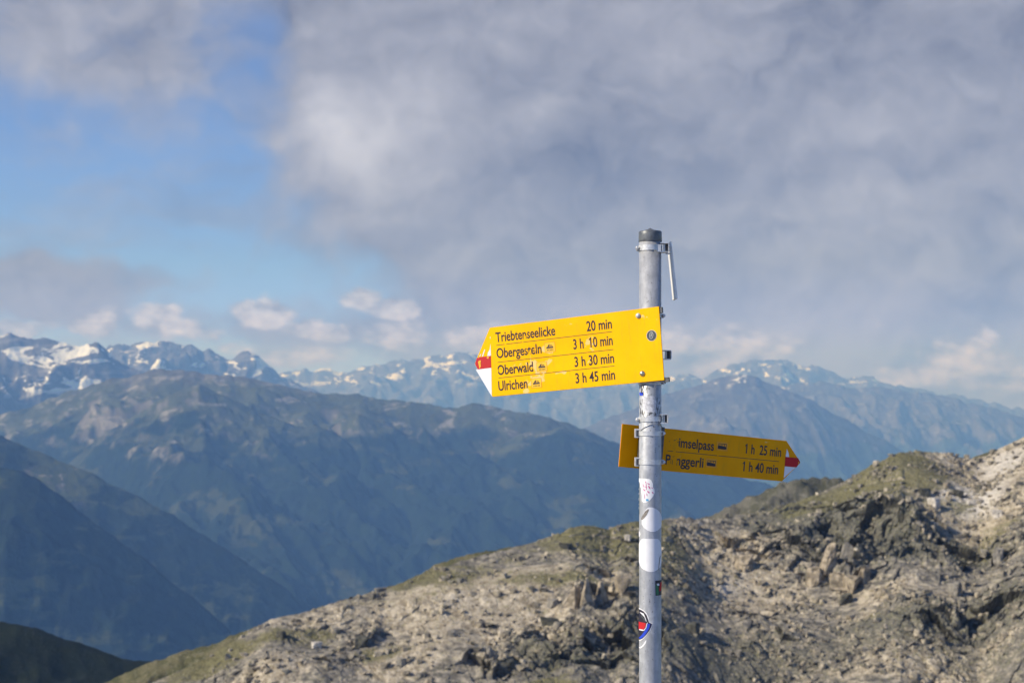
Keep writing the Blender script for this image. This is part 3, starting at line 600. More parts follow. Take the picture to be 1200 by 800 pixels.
def box(bm, c, s, bev=0.0, mtx=None):
    r = bmesh.ops.create_cube(bm, size=1.0); vs = r['verts']
    bmesh.ops.scale(bm, vec=s, verts=vs); bmesh.ops.translate(bm, vec=c, verts=vs)
    if bev > 0:
        es = list({e for v in vs for e in v.link_edges})
        rb = bmesh.ops.bevel(bm, geom=es, offset=bev, segments=2, affect='EDGES'); vs = list({v for v in rb['verts']} | {v for v in vs if v.is_valid})
    if mtx is not None: bmesh.ops.transform(bm, matrix=mtx, verts=[v for v in vs if v.is_valid])

post = empty('signpost', (PX, PY, 0))
tag(post, 'round galvanised steel post with grey cap and torn stickers', 'signpost')
bm = bmesh.new(); top = zz_(283)
lathe(bm, [(PR, -0.35), (PR, 0.5), (PR, 1.0), (PR, 1.5), (PR, top), (PR * 0.9, top)], 96)
build('pole', bm, GALV, post, True)
bm = bmesh.new(); r2 = PR + 0.0012; zt = zz_(272)
lathe(bm, [(r2, zz_(283.5)), (r2 + .0006, zz_(283)), (r2, zz_(276)), (r2, zt), (r2 - 0.0015, zt + .0018), (0.012, zz_(269.6)), (0, zz_(267.2))], 64)
build('cap', bm, CAPM, post, True)
bm = bmesh.new(); ring(bm, PR, PR + 0.012, 0.0, 0.03); lathe(bm, [(0.11, -0.02), (0.11, 0.012), (0.104, 0.016), (PR, 0.016)], 48)
build('base_collar', bm, GALV, post, True)

# stickers wrap the round post: outlines given as (left, right) bounds per height
def wrap(name, rows, mat, parent, lift=0.0006, label=None):
    """rows: list of (photo y, x left, x right) on the post; x in photo pixels from the post axis (13 = rim)"""
    bm = bmesh.new(); vr = []
    ys = [r[0] for r in rows]
    n = max(6, int((ys[-1] - ys[0]) * 2.0)); K = 14
    for i in range(n + 1):
        yv = ys[0] + (ys[-1] - ys[0]) * i / n
        l = float(np.interp(yv, ys, [r[1] for r in rows])); r_ = float(np.interp(yv, ys, [r[2] for r in rows]))
        tl = math.asin(max(-1, min(1, l / 13.05))) if abs(l) < 13 else math.copysign(math.pi / 2 + (abs(l) - 13) * 0.12, l)
        tr = math.asin(max(-1, min(1, r_ / 13.05))) if abs(r_) < 13 else math.copysign(math.pi / 2 + (abs(r_) - 13) * 0.12, r_)
        row = []
        for k in range(K + 1):
            th = tl + (tr - tl) * k / K; q = PR + lift
            row.append(bm.verts.new((q * math.sin(th), -q * math.cos(th), zz_(yv))))
        vr.append(row)
    for a, b in zip(vr, vr[1:]):
        for k in range(K): bm.faces.new((a[k], b[k], b[k + 1], a[k + 1]))
    o = build(name, bm, mat, parent, True)
    if label: o['label'] = label
    return o
def ell(cy, ry, cx, rx, n=17, y0=-1, y1=1, f=None):
    rows = []
    for i in range(n):
        s = y0 + (y1 - y0) * i / (n - 1); w = rx * math.sqrt(max(0, 1 - s * s))
        rows.append((cy + s * ry, cx - w, cx + w))
    return rows
s = wrap('sticker', [(560, -13, -7), (560.5, -14, -2), (562, -14, 0), (566, -12, 2), (570, -12, 2), (572, -11, 3.6), (576, -11, 4), (580, -10.5, 2.5), (583, -10.5, 0.2), (586, -10.5, -2.5), (588, -9, -6)], WHITE, post, .0005, 'torn white sticker with a pink drawing')
for k, (a, b, c, d_) in enumerate([(563, 565, -7, -5.8), (564, 573, -6.3, -5.4), (565, 567, -4.5, -2), (566, 570, -9.5, -8.6), (568, 572, -3.5, -1.4), (569, 570.2, -8, -5), (572, 574.5, -9, -7), (574, 577, -4.6, -2.2), (577, 580, -5.6, -4.6), (570, 571.4, 0, 1.6), (575, 577.6, 0.6, 2.4), (578, 583, -7.9, -7.2)]):
    wrap('drawing', [(a, c, c + 0.4), ((a + b) / 2, c + .2, d_), (b, d_ - 0.5, d_)], PINKP, s, .0009)
wrap('drawing', [(583.5, -6, -3.5), (586, -6, -2.8)], CYANP, s, .0009)
s = wrap('sticker', [(566, -24, -12.9), (602, -24, -12.85)], TEALP, post, .0005, 'dark teal sticker wrapped round the left of the post')
for a, b in ((572, 573.5), (577, 579), (583, 586), (590, 591), (594, 596)): wrap('drawing', [(a, -18, -12.93), (b, -18, -12.93)], WHITE, s, .0008)
wrap('sticker', [(593.3, -2.5, 1), (594, -4.5, 3), (596, -6, 7), (599, -8, 10), (602, -9, 11.6), (607, -10.5, 13.5), (613, -10.6, 13.5), (617, -8.5, 12), (620, -4.5, 8), (621.6, -1, 4)], WHITE, post, .0005, 'white oval sticker torn at its upper left')
wrap('sticker_residue', [(595.5, -4, -2.5), (598, -7, -3.4), (602, -9, -5), (606, -11, -8), (608, -11, -9.8)], GREYST, post, .0009)
wrap('sticker', [(629.8, -9, 7), (631, -11, 9), (634, -12.6, 11), (640, -13.6, 12.5), (648, -14, 13.5), (656, -13.6, 13.2), (662, -12, 11.5), (665, -10, 9), (667.6, -5, 4), (668.3, -1, 2)], WHITE, post, .0005, 'large plain white round sticker')
wrap('sticker_residue', [(650, 11, 11.5), (652, 9.8, 10.8), (660, 8.8, 9.6), (666, 8.2, 8.8)], GREYST, post, .0009)
s = wrap('sticker', [(678.5, 4.6, 13.4), (696, 5, 13.2)], BLACK, post, .0005, 'small dark sticker with green and red patches')
wrap('sticker_patch', [(683, 5, 8), (688, 5.3, 8.6), (695, 5.6, 8.8)], GREENP, s, .0009); wrap('sticker_patch', [(681, 11, 13), (686, 9.5, 12.5), (691, 9.2, 12)], REDP, s, .0009)
wrap('sticker_patch', [(682, 6, 9), (684.5, 7, 9.6)], WHITE, s, .0012)
# crest sticker: black shield with white rims, red middle and a blue band
s = wrap('sticker', [(711.5, -20, -13), (713, -20, -9), (716, -20, -5.5), (721, -20, -3.2), (727, -20, -1.8), (727.4, -20, 1.4), (731, -20, 1), (736, -20, -1.2), (741, -20, -4.6), (746, -20, -8.6), (750, -20, -12.4)], WHITE, post, .0005, 'round club crest sticker in black, red and blue')
wrap('crest_field', [(713, -20, -11.5), (714.5, -20, -8.5), (718, -20, -5.6), (723, -20, -3.8), (727, -20, -2.6), (728.3, -20, 0.7), (731, -20, .2), (736, -20, -2), (741, -20, -5.4), (746, -20, -9.5), (748.5, -20, -12.5)], BLACK, s, .0008)
wrap('crest_line', [(716, -12.5, -11.6), (717, -11.6, -8.4), (721, -7.6, -6.8), (726, -5.8, -5.2)], WHITE, s, .0010)
wrap('crest_line', [(719, -11.2, -9.4), (721.5, -11.2, -8.6), (723, -9, -6.8), (725.6, -8, -6.2)], DGREY, s, .0011)
wrap('crest_band', [(728.4, -4.4, -1.3), (733, -5.2, -2.2), (738, -8, -4.6), (743, -11, -7.8), (747, -13.5, -11.4)], BLUEP, s, .0010)
wrap('crest_band', [(727, -4.2, -3.7), (728.6, -5.4, -4.6), (733, -6.2, -5.5), (737, -9, -8)], WHITE, s, .0011)
wrap('crest_centre', [(727.5, -20, -9), (728, -20, -6), (732, -20, -6.4), (735.5, -20, -8.2), (736.8, -20, -12)], REDP, s, .0012)
wrap('crest_line', [(735.8, -12.6, -8.2), (737.2, -12.8, -9.2)], WHITE, s, .0013)
wrap('sticker_residue', [(748, -6.5, -5.5), (751, -8, -6), (755, -10.5, -8.5), (758.5, -14, -12)], WHITE, s, .0004)
wrap('sticker_residue', [(622, -13.6, -12.6), (625, -13.6, -11.6), (628, -13.6, -12.4)], WHITE, post, .0006)
wrap('sticker_residue', [(747, 12.4, 14), (756, 12.6, 14)], BLACK, post, .0005)
wrap('blue_tag', [(459.6, -12.8, -9.2), (463.4, -12.6, -9.2)], BLUEP, post, .0006)
wrap('sticker_residue', [(464, -8, 2), (466, -10, 5), (480, -9, 6), (483, -5, 3)], simple('worn_white_film', (0.6, 0.6, 0.62), 0.5, 0, None, 0.3, 150), post, .0004)

def clamp(z, parent, org, h=0.013, bolt='left', chan=True, tilt=0.0, cw=0.021, seed=0):
    """pipe clamp: band round the post, a bolt on one side, a square channel on the other"""
    T = Matrix.Translation(Vector((PX, PY, z)) - Vector(org)) @ Matrix.Rotation(tilt, 4, 'Y')
    bm = bmesh.new(); ring(bm, PR + 0.0002, PR + 0.0021, -h / 2, h / 2)
    bmesh.ops.recalc_face_normals(bm, faces=bm.faces); bmesh.ops.transform(bm, matrix=T, verts=bm.verts)
    c = build('clamp', bm, STEEL, parent, False)
    sgn = -1 if bolt == 'left' else 1
    bm = bmesh.new(); lathe(bm, [(0, -0.006), (0.0045, -0.006), (0.0045, 0.006), (0.003, 0.0075), (0, 0.0075)], 6, T @ Matrix.Translation((sgn * (PR + 0.006), -0.008, 0)) @ Matrix.Rotation(R(90), 4, 'X'))
    box(bm, (sgn * (PR + 0.003), 0.004, 0), (0.009, 0.016, h * 0.9), 0.001, T)
    build('bolt', bm, STEEL, c, False)
    if chan:
        bm = bmesh.new(); x0 = -sgn * (PR - 0.006); L = cw; T = T @ Matrix.Translation((0, -0.012, 0))
        g = -sgn
        for zc_ in (-0.0115, 0.0115): box(bm, (x0 + g * L / 2, 0.0, zc_), (L, 0.026, 0.0024), 0.0004, T)
        box(bm, (x0 + g * L, 0.0, 0), (0.0024, 0.026, 0.0206), 0.0004, T)
        box(bm, (x0 + g * L * 0.55, 0.003, 0), (0.003, 0.018, 0.0200), 0.0003, T)
        build('channel', bm, STEEL, c, False)
        bm = bmesh.new(); box(bm, (x0 + g * L * .8, 0.007, 0), (0.008, 0.008, 0.0200), 0.0005, T); build('nut', bm, DSTEEL, c)
    return c
clamp(zz_(491), post, post.location, bolt='left', tilt=R(-2))
# thin wire tie running round the post under it
pts = []
for i in range(49):
    th = 2 * math.pi * i / 48; zt_ = zz_(501) + 0.010 * math.sin(th + 2.2) - 0.004 * math.cos(2 * th)
    pts.append(Vector(((PR + .0012) * math.cos(th), (PR + .0012) * math.sin(th), zt_)))
cu = bpy.data.curves.new('wire_tie', 'CURVE'); cu.dimensions = '3D'; cu.bevel_depth = 0.0011; cu.bevel_resolution = 2
sp_ = cu.splines.new('POLY'); sp_.points.add(len(pts) - 1)
for p_, q in zip(sp_.points, pts): p_.co = (*q, 1)
ob = bpy.data.objects.new('wire_source', cu); COL.objects.link(ob); bpy.context.view_layer.update()
me = bpy.data.meshes.new_from_object(ob.evaluated_get(bpy.context.evaluated_depsgraph_get())); me.materials.clear(); bpy.data.objects.remove(ob); link('wire_tie', me, STEEL, post)

# ------------------------------------------------------------------ direction signs
def board_frame(x, y, z, yaw, roll, tilt, sgn):
    h = Vector((sgn * math.cos(yaw), math.sin(yaw), 0)); n = Vector((sgn * math.sin(yaw), -math.cos(yaw), 0)); up = Vector((0, 0, 1))
    up = math.cos(tilt) * up + math.sin(tilt) * n
    e1 = math.cos(roll) * h - math.sin(roll) * up; e2 = math.sin(roll) * h + math.cos(roll) * up
    X = e1 * sgn; Z = e2; Y = Z.cross(X)
    return Matrix(((X.x, Y.x, Z.x, x), (X.y, Y.y, Z.y, y), (X.z, Y.z, Z.z, z), (0, 0, 0, 1)))
def yellow(name, seed, peel, cols=((0.95, 0.47, 0.001), (0.98, 0.53, 0.0015))):
    m, n, b = newmat(name)
    oc = n.new('ShaderNodeTexCoord').outputs['Object']; X, Y, Z = n.sep(oc)
    f = n.noise(n.v('ADD', oc, (seed, 0, 0)), 28.0, 5.0, 0.6, 0.6); g = n.noise(n.v('ADD', oc, (seed, 3, 0)), 9.0, 3.0, 0.5)
    c = n.mix(n.ss(g, 0.3, 0.7), *cols)
    t = None
    for (px, pz, rx, rz, k) in peel:
        u = n.m('DIVIDE', n.m('SUBTRACT', X, px), rx); w = n.m('DIVIDE', n.m('SUBTRACT', Z, pz), rz)
        e = n.m('MULTIPLY', n.m('EXPONENT', n.m('MULTIPLY', n.m('ADD', n.m('MULTIPLY', u, u), n.m('MULTIPLY', w, w)), -1.0)), k)
        t = e if t is None else n.m('ADD', t, e)
    if t is not None:
        pm = n.ss(n.m('ADD', t, n.m('MULTIPLY', n.m('SUBTRACT', f, 0.5), 2.4)), 0.42, 0.56)
        c = n.mix(n.m('MULTIPLY', pm, 0.85), c, (0.88, 0.60, 0.24))
    sp = n.voro(oc, 120.0); c = n.mix(n.m('MULTIPLY', n.ss(sp, 0.10, 0.05), 0.5), c, (0.55, 0.30, 0.02))
    c = n.mix(n.m('MULTIPLY', n.ss(n.noise(n.v('MULTIPLY', oc, (6, 1, 1)), 14.0, 6.0, 0.65), 0.5, 0.75), 0.28), c, (0.42, 0.26, 0.04))
    n.put(b.inputs['Base Color'], c); n.put(b.inputs['Roughness'], n.ss(f, 0.2, 0.8, 0.32, 0.5)); b.inputs['Specular IOR Level'].default_value = 0.09
    bp = n.new('ShaderNodeBump'); bp.inputs['Strength'].default_value = 0.15; bp.inputs['Distance'].default_value = 0.002
    n.put(bp.inputs['Height'], n.noise(oc, 6.0, 2.0)); n.t.links.new(bp.outputs[0], b.inputs['Normal'])
    return m
def flat(name, pts, mat, parent, y=-0.0004, thick=0.0, label=None):
    """flat printed shape on a board: list of (x, z) outline(s)"""
    bm = bmesh.new()
    polys = pts if isinstance(pts[0][0], (tuple, list)) else [pts]
    for P in polys:
        vs = [bm.verts.new((p[0], y, p[1])) for p in P]
        try: bm.faces.new(vs)
        except ValueError: pass
    bmesh.ops.triangulate(bm, faces=bm.faces)
    for f in bm.faces:
        f.normal_update()
        if f.normal.y > 0: f.normal_flip()
    o = build(name, bm, mat, parent)
    if label: o['label'] = label
    return o
def board(name, outline, t, mat, parent, bev=0.0007):
    bm = bmesh.new(); vs = [bm.verts.new((p[0], 0, p[1])) for p in outline]; f = bm.faces.new(vs)
    r = bmesh.ops.extrude_face_region(bm, geom=[f]); ev = [v for v in r['geom'] if isinstance(v, bmesh.types.BMVert)]
    bmesh.ops.translate(bm, vec=(0, t, 0), verts=ev); bmesh.ops.recalc_face_normals(bm, faces=bm.faces)
    bmesh.ops.bevel(bm, geom=list(bm.edges), offset=bev, segments=2, affect='EDGES')
    return build(name, bm, mat, parent)
def _xr(body):
    cu = bpy.data.curves.new('m', 'FONT'); cu.body = body; cu.offset = 0.015; o = bpy.data.objects.new('m', cu); COL.objects.link(o); bpy.context.view_layer.update()
    me = bpy.data.meshes.new_from_object(o.evaluated_get(bpy.context.evaluated_depsgraph_get())); xs = [v.co.x for v in me.vertices]; ys = [v.co.y for v in me.vertices]
    bpy.data.objects.remove(o); bpy.data.curves.remove(cu); bpy.data.meshes.remove(me)
    return min(xs), max(xs), max(ys)
CAPF = _xr('T')[2]
def text(body, x0, x1, zb, cap, parent, mat, y=-0.0005, space=1.0, cut=None):
    cu = bpy.data.curves.new('lettering', 'FONT'); cu.body = body; cu.size = 1.0; cu.space_word = space; cu.offset = 0.015
    o = bpy.data.objects.new('lettering_source', cu); COL.objects.link(o)
    bpy.context.view_layer.update()
    me = bpy.data.meshes.new_from_object(o.evaluated_get(bpy.context.evaluated_depsgraph_get()))
    bpy.data.objects.remove(o); bpy.data.curves.remove(cu)
    co = np.zeros(len(me.vertices) * 3); me.vertices.foreach_get('co', co); co = co.reshape(-1, 3)
    sx_ = (x1 - x0) / (co[:, 0].max() - co[:, 0].min()); H = CAPF
    out = np.stack([x0 + (co[:, 0] - co[:, 0].min()) * sx_, np.full(len(co), y), zb + co[:, 1] * cap / H], -1)
    me.vertices.foreach_set('co', out.ravel()); me.update(); me.name = 'lettering'
    me.materials.clear()
    if '1' in body:               # the numeral one carries a flag
        x_min = _xr(body)[0]; bm = bmesh.new(); bm.from_mesh(me); w1_ = _xr('1'); sw = (w1_[1] - w1_[0]) * sx_
        for i_, ch_ in enumerate(body):
            if ch_ != '1': continue
            xr_ = x0 + (_xr(body[:i_ + 1])[1] - x_min) * sx_; xl_ = xr_ - sw
            P_ = [(xl_ + sw * .5, zb + cap), (xl_ + sw * .5, zb + cap * .86), (xl_ - sw * 1.0, zb + cap * .70), (xl_ - sw * 1.0, zb + cap * .83)]
            bm.faces.new([bm.verts.new((p[0], y - .00004, p[1])) for p in P_])
        bm.to_mesh(me); bm.free()
    if cut:                       # chips: film missing inside these boxes
        bm = bmesh.new(); bm.from_mesh(me)
        for (cx0, cz0, cx1, cz1) in cut:
            for co_, no in (((cx0, 0, 0), (1, 0, 0)), ((cx1, 0, 0), (1, 0, 0)), ((0, 0, cz0), (0, 0, 1)), ((0, 0, cz1), (0, 0, 1))):
                bmesh.ops.bisect_plane(bm, geom=list(bm.verts) + list(bm.edges) + list(bm.faces), plane_co=co_, plane_no=no)
            dl = [f for f in bm.faces if cx0 < f.calc_center_median().x < cx1 and cz0 < f.calc_center_median().z < cz1]
            bmesh.ops.delete(bm, geom=dl, context='FACES')
        bm.to_mesh(me); bm.free()
    return link('lettering', me, mat, parent)
def bolt_head(x, z, r, parent, mat, dome=True):
    bm = bmesh.new(); prof = [(r * 1.0, 0), (r, 0.0012), (r * .92, 0.0024), (r * .6, 0.0042), (r * .3, 0.0052), (0, 0.0055)] if dome else [(r * 1.15, 0), (r * 1.15, .001), (r * .8, .0012), (r * .8, .004), (r * .5, .0042), (r * .45, .0025), (0, .0025)]
    lathe(bm, prof, 24, Matrix.Translation((x, -0.0003, z)) @ Matrix.Rotation(R(90), 4, 'X'))
    return build('bolt', bm, mat, parent, True)

# upper sign, pointing left; local x runs right, the post-side top corner is the origin
M = board_frame(0.3914, 3.79, CAM_Z + 0.2752, 0.5261, 0.0783, 0.0032, -1)
s1 = empty('direction_sign'); s1.matrix_world = M
tag(s1, 'large four line yellow arrow sign pointing left from the post', 'direction sign')
H1, L1 = 0.1971, 0.5298
Y1 = yellow('yellow_sign_paint', 0.0, [(-0.345, -0.075, .03, .022, .55), (-0.372, -.125, .028, .02, .7), (-0.40, -.165, .03, .022, .7), (-.43, -.115, .06, .012, .5), (-0.335, -.165, .035, .014, .6), (-.30, -.148, .03, .006, .7), (-.215, -.075, .018, .03, .6), (-.47, -.07, .04, .012, .3), (-.05, -.025, .018, .012, .55), (-.22, -.125, .012, .02, .35), (-.42, -.19, .012, .01, .5)])
TIP1 = (-0.5850, -0.0982)
pl = board('panel', [(0, 0), (-L1 + .002, 0), (-.5850, -.0950), TIP1, (-.5845, -.1012), (-L1 - .0045, -H1), (-.0, -H1)][::-1], 0.003, Y1, s1)
# printed tip: yellow worn top, red band, white foot
flat('white_band', [[(-.5315, -.1145), (-.5365, -.1955), (-.5835, -.1145)], ], WHITE, s1)
flat('red_band', [(-.5302, -.0806), (-.5315, -.1140), (-.5760, -.1150), (-.5838, -.1005), (-.5835, -.0955), (-.5775, -.0815), (-.5700, -.0818), (-.5690, -.0800), (-.5600, -.0803)], REDP, s1, -.0006)
flat('white_chip', [[(-.5285, -.045), (-.5300, -.0800), (-.5420, -.0800), (-.5390, -.070), (-.5325, -.062)], [(-.5480, -.062), (-.5520, -.070), (-.5565, -.0795), (-.5600, -.0795), (-.5545, -.068), (-.5500, -.060)], [(-.561, -.071), (-.5665, -.079), (-.5690, -.079), (-.5650, -.073)], [(-.527, -.026), (-.5280, -.034), (-.529, -.026)]], WHITE, s1, -.0005)
flat('yellow_scrape', [[(-.5640, -.090), (-.5680, -.098), (-.5660, -.108), (-.5710, -.113), (-.5720, -.102), (-.5740, -.094), (-.5700, -.090)], [(-.536, -.083), (-.540, -.088), (-.545, -.084), (-.541, -.0815)]], simple('bare_yellow', (0.9, 0.45, 0.02), .5), s1, -.0008)
CAPH = 0.0272
T1 = [('Triebtenseelicke', -.5105, -.3178, -.0430, [(-.4480, -.0450, -.4440, -.0372), (-.4200, -.0450, -.4120, -.0350), (-.4105, -.0300, -.4060, -.0170), (-.465, -.038, -.460, -.034)]),
      ('Obergesteln', -.5111, -.3648, -.0886, [(-.4060, -.0900, -.4000, -.0800), (-.3900, -.0790, -.3820, -.0745), (-.416, -.078, -.412, -.072)]), ('Oberwald', -.5119, -.3955, -.1366, [(-.5125, -.129, -.509, -.120), (-.398, -.130, -.3935, -.124)]), ('Ulrichen', -.5125, -.4174, -.1813, None)]
for body, a, b_, z_, cut in T1: text(body, a, b_, z_, CAPH, s1, BROWNT, cut=cut)
for body, a, b_, z_ in [('20 min', -.2195, -.1426, -.0431), ('3 h  10 min', -.2643, -.1437, -.0880), ('3 h 30 min', -.2645, -.1432, -.1366), ('3 h 45 min', -.2649, -.1440, -.1819)]:
    text(body, a, b_, z_, CAPH, s1, BROWNT)
for z_, gaps in ((-.0522, [(-.4830, -.4770), (-.425, -.421)]), (-.1009, []), (-.1455, [(-.365, -.361)])):
    xs = [-.5106]; 
    for g0, g1 in gaps: xs += [g0, g1]
    xs += [-.1432]
    for u0, u1 in zip(xs[::2], xs[1::2]): flat('rule_line', [(u0, z_ + .0007), (u1, z_ + .0007), (u1, z_ - .0007), (u0, z_ - .0007)], BROWNT, s1)
PALEY = simple('pale_yellow_film', (0.93, 0.52, 0.012), 0.45, 0, None, 0.05, 60)
FRAMEY = simple('faded_icon_frame', (0.72, 0.30, 0.01), 0.5)
DULLY = simple('dull_yellow_film', (0.86, 0.35, 0.002), 0.5, 0, None, 0.05, 60)  # icon film toned down to match the shade-darkened lower sign
def frame_sq(parent, x0, z0, x1, z1):
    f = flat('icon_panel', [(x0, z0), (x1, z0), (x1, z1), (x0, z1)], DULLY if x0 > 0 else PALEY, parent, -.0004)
    t = .0007
    flat('icon_frame', [[(x0, z0), (x1, z0), (x1, z0 - t), (x0, z0 - t)], [(x0, z1 + t), (x1, z1 + t), (x1, z1), (x0, z1)], [(x0, z0 - t), (x0 + t, z0 - t), (x0 + t, z1 + t), (x0, z1 + t)], [(x1 - t, z0 - t), (x1, z0 - t), (x1, z1 + t), (x1 - t, z1 + t)]], FRAMEY, f, -.0007)
    return f
def train_icon(parent, cx, cz, s=1.0):
    f = frame_sq(parent, cx - .0165, cz + .0133, cx + .0165, cz - .0133)
    P = lambda L: [(cx + a * s, cz + b * s) for a, b in L]
    flat('train_pictogram', [P([(-.0080, .0016), (-.0080, .0028), (-.0045, .0040), (-.0030, .0078), (-.0008, .0088), (-.0008, .0016)]), P([(.0004, .0052), (.0004, .0066), (.0080, .0050), (.0080, .0036)]), P([(.0012, .0018), (.0012, .0036), (.0036, .0036), (.0036, .0018)]), P([(.0052, .0018), (.0052, .0032), (.0086, .0030), (.0090, .0016)]),
        P([(-.0110, -.0032), (-.0110, .0010), (.0108, .0008), (.0112, -.0030)])] +
        [P([(x, -.0095), (x + .0012, -.0055), (x + .0028, -.0055), (x + .0022, -.0095)]) for x in (-.0100, -.0055, -.0010, .0035, .0078)], BLACK, f, -.0008)
train_icon(s1, -.3378, -.0749); train_icon(s1, -.3676, -.1266); train_icon(s1, -.3886, -.1705)
def bus_icon(parent, cx, cz):
    f = frame_sq(parent, cx - .0190, cz + .0125, cx + .0190, cz - .0125)
    P = lambda L: [(cx + a, cz + b) for a, b in L]
    flat('bus_pictogram', [P([(-.0150, -.0070), (-.0150, .0005), (-.0110, .0025), (.0140, -.0005), (.0150, -.0030), (.0150, -.0075), (.0100, -.0085), (.0050, -.0070), (-.0030, -.0055), (-.0070, -.0080), (-.0120, -.0085)]),
        P([(-.0140, .0075), (.0140, .0080), (.0148, .0062), (-.0140, .0058)]), P([(-.0030, .0055), (-.0020, .0015), (-.0006, .0015), (-.0012, .0055)]), P([(.0060, .0058), (.0066, .0010), (.0082, .0008), (.0080, .0058)]), P([(.0128, .0060), (.0132, .0000), (.0148, -.0005), (.0146, .0060)]), P([(-.0140, .0055), (-.0145, .0010), (-.0132, .0012), (-.0128, .0055)])], BLACK, f, -.0008)
bolt_head(-.0620, -.0181, .0072, s1, STEEL, True); bolt_head(-.0624, -.1736, .0078, s1, simple('brass_bolt', (0.62, 0.55, 0.38), .25, .9))
# dark round sticker on the panel
circ = lambda cx, cz, r, n=32: [(cx + r * math.cos(2 * math.pi * i / n), cz + r * math.sin(2 * math.pi * i / n)) for i in range(n)]
st = flat('round_sticker', circ(-.0274, -.0751, .0148), simple('sticker_rim', (.5, .5, .48), .5), s1, -.0004, label='round black sticker with a scrawled white emblem')
flat('sticker_face', circ(-.0274, -.0751, .0136), DGREY, st, -.0006)
def stroke(P, w): 
    out = []
    for (x0, z0), (x1, z1) in zip(P, P[1:]):
        l = math.hypot(x1 - x0, z1 - z0) or 1; nx, nz = -(z1 - z0) / l * w / 2, (x1 - x0) / l * w / 2
        out.append([(x0 + nx, z0 + nz), (x1 + nx, z1 + nz), (x1 - nx, z1 - nz), (x0 - nx, z0 - nz)])
    return out
C0 = (-.0280, -.0742)
flat('emblem', stroke([(C0[0] + .0085 * math.cos(t) * .62 + .0012 * math.sin(t), C0[1] + .0090 * math.sin(t)) for t in np.linspace(0.3, 6.6, 22)], .0011) + stroke([(C0[0] - .002, C0[1] - .004), (C0[0] + .002, C0[1] + .001), (C0[0] - .001, C0[1] + .003), (C0[0] + .0035, C0[1] + .006)], .0012) + stroke([(C0[0] - .0036, C0[1] + .0005), (C0[0] + .0012, C0[1] - .0025)], .001), simple('worn_print', (.55, .55, .53), .6), st, -.0008)
def holder(z, parent, Minv, h=0.013, chan=True, y_face=3.80, left=False, cw=.021):
    return clamp(z, parent, (0, 0, 0), h=h, bolt='left' if chan else 'right', chan=chan, cw=cw)
def adopt(o, parent):
    """keep world place when a world-space part joins a turned thing"""
    o.parent = parent; o.matrix_parent_inverse = parent.matrix_world.inverted()
bpy.context.view_layer.update()
for zpy, ch, dark in ((370, False, False), (416, True, True), (448, False, False)):
    c = clamp(zz_(zpy), None, (0, 0, 0), h=0.012, bolt='left' if ch else 'right', chan=ch, cw=.030)
    adopt(c, s1)
# back rails that carry the panel on the clamps, and a frayed black strap under it
for c_, s_ in (((-.030, .0065, -.010), (.075, .007, .016)), ((-.030, .0065, -H1 + .001), (.085, .007, .012))):
    bm = bmesh.new(); box(bm, c_, s_, .0006); build('mounting_rail', bm, DSTEEL, s1)
for (xa, za, xb, zb_) in ((-.070, -.196, -.068, -.207), (-.069, -.206, -.073, -.214), (-.072, -.213, -.071, -.226), (-.056, -.197, -.060, -.203), (-.004, -.198, .001, -.206)):
    l = math.hypot(xb - xa, zb_ - za); bm = bmesh.new(); box(bm, (0, 0, 0), (.0022, .002, l * 1.05), .0003, Matrix.Translation(((xa + xb) / 2, .006, (za + zb_) / 2)) @ Matrix.Rotation(math.atan2(xb - xa, zb_ - za), 4, 'Y')); build('strap_end', bm, BLACK, s1)

# lower sign, pointing right, behind the post
M = board_frame(0.3026, 3.90, CAM_Z - 0.0382, 0.4513, 0.0941, 0.0023, 1)
s2 = empty('direction_sign'); s2.matrix_world = M
tag(s2, 'lower shaded two line yellow arrow sign pointing right behind the post', 'direction sign')
H2, L2 = 0.1182, 0.5527
Y2 = yellow('shaded_worn_yellow_paint', 7.0, [(.15, -.03, .03, .02, .3), (.17, -.09, .03, .02, .3)], ((0.84, 0.34, 0.001), (0.92, 0.39, 0.0015)))  # worn yellow, its base colour darkened to carry the shade on this face
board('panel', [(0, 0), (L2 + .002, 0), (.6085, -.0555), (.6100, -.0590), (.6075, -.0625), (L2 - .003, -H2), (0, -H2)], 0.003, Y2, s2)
flat('white_band', [[(.5552, -.0742), (.5935, -.0742), (.5545, -.1080)]], WHITE, s2)
flat('white_chip', [[(.5575, -.0225), (.5555, -.0462), (.5680, -.0462), (.5650, -.0350)]], WHITE, s2, -.0005)
flat('red_band', [(.5545, -.0465), (.5995, -.0462), (.6070, -.0550), (.6088, -.0590), (.6050, -.0640), (.5970, -.0738), (.5545, -.0738)], REDP, s2, -.0006)
flat('yellow_scrape', [[(.6030, -.0560), (.6055, -.0610), (.6030, -.0650), (.6010, -.0600)]], simple('bare_yellow_edge', (0.9, 0.45, 0.02), .5), s2, -.0008)
text('Grimselpass', .1500, .3048, -.0488, CAPH, s2, BLACK, cut=[(.149, -.056, .1815, -.018), (.1815, -.034, .1850, -.028), (.186, -.050, .1895, -.046)])
text('Pfinggerli', .1480, .2739, -.0992, CAPH, s2, BLACK, cut=[(.1632, -.100, .1850, -.066), (.186, -.098, .1895, -.086)])
text('1 h  25 min', .4150, .5384, -.0474, CAPH, s2, BLACK); text('1 h 40 min', .4111, .5328, -.0984, CAPH, s2, BLACK)
flat('rule_line', [[(.1522, -.0612), (.170, -.0612), (.170, -.0626), (.1522, -.0626)], [(.179, -.0612), (.318, -.0612), (.318, -.0626), (.179, -.0626)], [(.322, -.0612), (.5336, -.0612), (.5336, -.0626), (.322, -.0626)]], BLACK, s2)
def speck(x, z, r): return [(x + r * math.cos(t) * (0.8 + .3 * math.sin(3 * t + x * 900)), z + r * math.sin(t)) for t in np.linspace(0, 5.4, 7)]
